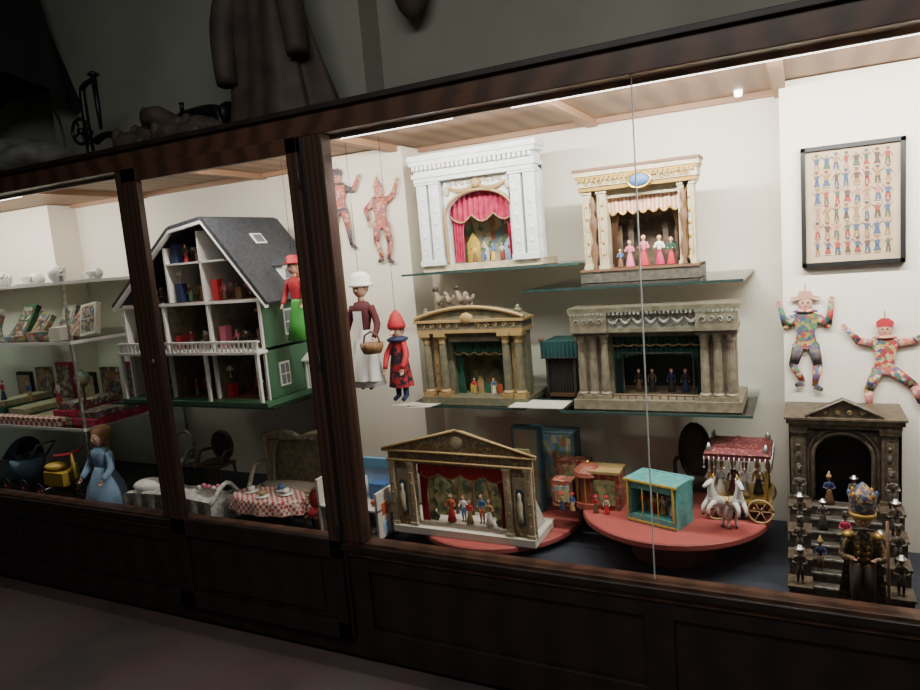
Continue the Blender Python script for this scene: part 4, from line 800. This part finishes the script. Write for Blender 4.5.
# ---------------------------------------------------------------- things on top of the case
LEA=mat('old_leather',(.040,.028,.022),.7,col2=(.062,.045,.035),scale=9,bump=.3)
b=B('hanging_leather_coat'); cx,cy=-2.10,.46
def coat(u,v):
    a=2*pi*u; r=(.12+.17*v**1.3)*(1+.13*math.sin(5*a+2*v)+.06*math.sin(11*a+5*v))
    return (cx-.02+.10*v+r*math.cos(a),cy+.45*r*math.sin(a),2.98-.87*v+.03*math.sin(3*a)*v)
b.grid(coat,96,20,LEA); b.tube([(cx-.10,cy-.02,2.90),(cx-.17,cy-.07,2.62),(cx-.15,cy-.11,2.36)],[.06,.058,.045],LEA,12,5)
b.tube([(cx+.10,cy,2.9),(cx+.19,cy-.05,2.65),(cx+.24,cy-.10,2.42)],[.06,.058,.045],LEA,12,5)
b.ell((cx-.02,cy,2.96),(.13,.07,.06),LEA,14,8); b.tube([(cx,cy,2.98),(cx,cy+.1,3.04),(cx,.70,3.04)],.008,BLACK,6,3); b.done()
b=B('hanging_leather_pouch'); b.ell((-1.52,.76,2.74),(.09,.07,.16),LEA,14,8); b.tube([(-1.52,.78,2.85),(-1.52,.84,3.0)],.008,BLACK); b.lathe([(.06,0),(.065,.02),(.05,.05)],(-1.52,.76,2.85),LEA,12); b.done()
b=B('cast_iron_drill_press'); IR=mat('dark_iron',(.018,.018,.020),.4,.5); x,y,z=-3.10,.35,2.098
b.box(x-.16,x+.2,y-.08,y+.08,z,z+.02,IR); b.tube([(x-.1,y,z+.02),(x-.1,y,z+.36),(x-.08,y,z+.42),(x+.0,y,z+.44)],[.022,.016,.014,.012],IR,10,4)
b.tube([(x+.0,y,z+.46),(x+.0,y,z+.30),(x+.0,y,z+.2)],[.014,.012,.008],IR,8); b.lathe([(.012,0),(.03,.01),(.012,.025)],(x+.0,y,z+.45),IR)
b.tube([(x-.1+.06*math.cos(i*pi/12),y-.04,z+.2+.06*math.sin(i*pi/12)) for i in range(25)],.008,IR,7)
for k in range(4): b.tube([(x-.1,y-.04,z+.2),(x-.1+.06*math.cos(k*pi/2+.4),y-.04,z+.2+.06*math.sin(k*pi/2+.4))],.006,IR,6)
b.tube([(x-.1,y-.05,z+.2),(x-.1,y+.02,z+.2)],.015,IR,8)
b.tube([(x-.05,y,z+.15),(x+.04,y,z+.17),(x+.18,y,z+.13)],[.02,.016,.02],IR,8,3); b.tube([(x+.17,y,z+.02),(x+.17,y,z+.15)],.018,IR,8); b.done()
b=B('wooden_shoe_last_pile'); WD=mat('aged_wood',(.07,.05,.036),.7,col2=(.04,.029,.021),scale=14)
for (a,c,l,an,h) in ((-2.62,.24,.22,.3,.07),(-2.42,.20,.26,-.2,.06),(-2.52,.22,.24,.5,.13),(-2.30,.24,.2,.1,.07),(-2.72,.20,.16,-.1,.06)):
    dx,dz=math.cos(an)*l/2,math.sin(an)*l/2*.5
    b.tube([(a-dx,c,2.10+h+dz),(a-dx*.4,c,2.11+h+dz*.5),(a+dx*.3,c+.01,2.105+h*.9),(a+dx,c,2.09+h-dz*.4)],[.035,.05,.042,.022],WD,10,4); b.ell((a-dx,c,2.13+h),(.03,.03,.05),WD)
    b.tube([(a,c,2.10),(a,c,2.10+h)],.035,WD,8)
b.box(-2.8,-2.2,.12,.34,2.08,2.105,WD); b.done()
b=B('sewing_machine'); x,y,z=-2.66,.56,2.08
b.box(x-.2,x+.2,y-.08,y+.1,z,z+.03,WD); b.tube([(x+.15,y,z+.03),(x+.15,y,z+.2),(x+.1,y,z+.25),(x-.1,y,z+.25),(x-.15,y,z+.22)],[.04,.035,.032,.028,.028],IR,10,4); b.tube([(x-.15,y,z+.26),(x-.15,y,z+.04)],.012,IR,8)
b.lathe([(.012,0),(.010,.03),(.014,.05)],(x-.1,y,z+.27),IR); b.lathe([(.055,0),(.06,.012),(.055,.024)],(0,0,0),IR,16) if 0 else b.tube([(x+.19,y,z+.22),(x+.215,y,z+.22)],.055,IR,16); b.done()
b=B('folded_canvas_sack'); CV=mat('grey_canvas',(.20,.20,.185),.8,col2=(.12,.12,.11),scale=12)
def sack(u,v):
    k=max(0.,math.sin(pi*min(1,max(0,u))))**.35
    return (-3.98+.62*u,.30+.20*k*math.cos(2*pi*v)*(1+.08*math.sin(9*u)),2.21+(.125-.03*u)*k*math.sin(2*pi*v)+.015*math.sin(12*u+6*v)*k)
b.grid(sack,36,24,CV); b.tube([(-3.72,.30+.21*math.cos(i*pi/10),2.21+.125*math.sin(i*pi/10)) for i in range(21)],.006,BROWN,6); b.done()
b=B('hanging_dark_jacket')
def jk(u,v):
    a=2*pi*u; r=(.25+.20*v)*(1+.12*math.sin(6*a+v*3)); return (-4.1+.05*v+r*math.cos(a),.55+.45*r*math.sin(a),3.4-.78*v-.10*math.sin(2*a+1)*v)
b.grid(jk,60,12,mat('black_wool',(.010,.010,.011),.9)); b.ell((-4.1,.55,3.4),(.25,.12,.05),_m['black_wool']); b.tube([(-4.1,.55,3.4),(-4.1,.55,3.6)],.01,BLACK)
b.tube([(-3.75,.5,2.6),(-3.62,.5,2.45),(-3.6,.5,2.25)],.006,BLACK,6,4); b.done()
# ---------------------------------------------------------------- lights
def area(name,loc,rot,sx,sy,e,col=(1,1,1)):
    l=bpy.data.lights.new(name,'AREA'); l.shape='RECTANGLE'; l.size=sx; l.size_y=sy; l.energy=e; l.color=col
    o=bpy.data.objects.new(name,l); o.location=loc; o.rotation_euler=rot; bpy.context.collection.objects.link(o); return o
tilt=math.radians(46)
area('led_strip_light',(-1.22,.085,1.985),(tilt,0,0),.50,.02,9,(1,.945,.85))
area('led_strip_light',(.05,.085,1.985),(tilt,0,0),1.7,.02,43,(1,.97,.91))
area('led_strip_light',(-4.1,.085,1.985),(tilt,0,0),1.5,.02,15,(1,.945,.85))
area('led_strip_light',(-2.1,.085,1.985),(tilt,0,0),.8,.02,9,(1,.93,.83))
area('room_fill_light',(-.2,-2.2,3.5),(math.radians(25),0,0),2.5,1.0,80,(1,1,.94))  # unseen fill lamp, added to brighten the upper wall and floor
w=bpy.data.worlds.new('world'); bpy.context.scene.world=w; w.use_nodes=True
w.node_tree.nodes['Background'].inputs['Color'].default_value=(.65,.65,.65,1); w.node_tree.nodes['Background'].inputs['Strength'].default_value=.07
# ---------------------------------------------------------------- camera
R=Vector((.8938,.4408,-.0822)).normalized(); F=Vector((-.4482,.8842,-.1322)); F=(F-R*F.dot(R)).normalized(); U=R.cross(F).normalized()
cam=bpy.data.cameras.new('camera'); cam.sensor_width=36; cam.lens=27.0; cam.clip_start=.01
co=bpy.data.objects.new('camera',cam); bpy.context.collection.objects.link(co)
co.matrix_world=Matrix(((R.x,U.x,-F.x,0),(R.y,U.y,-F.y,-2.05),(R.z,U.z,-F.z,1.55),(0,0,0,1)))
bpy.context.scene.camera=co
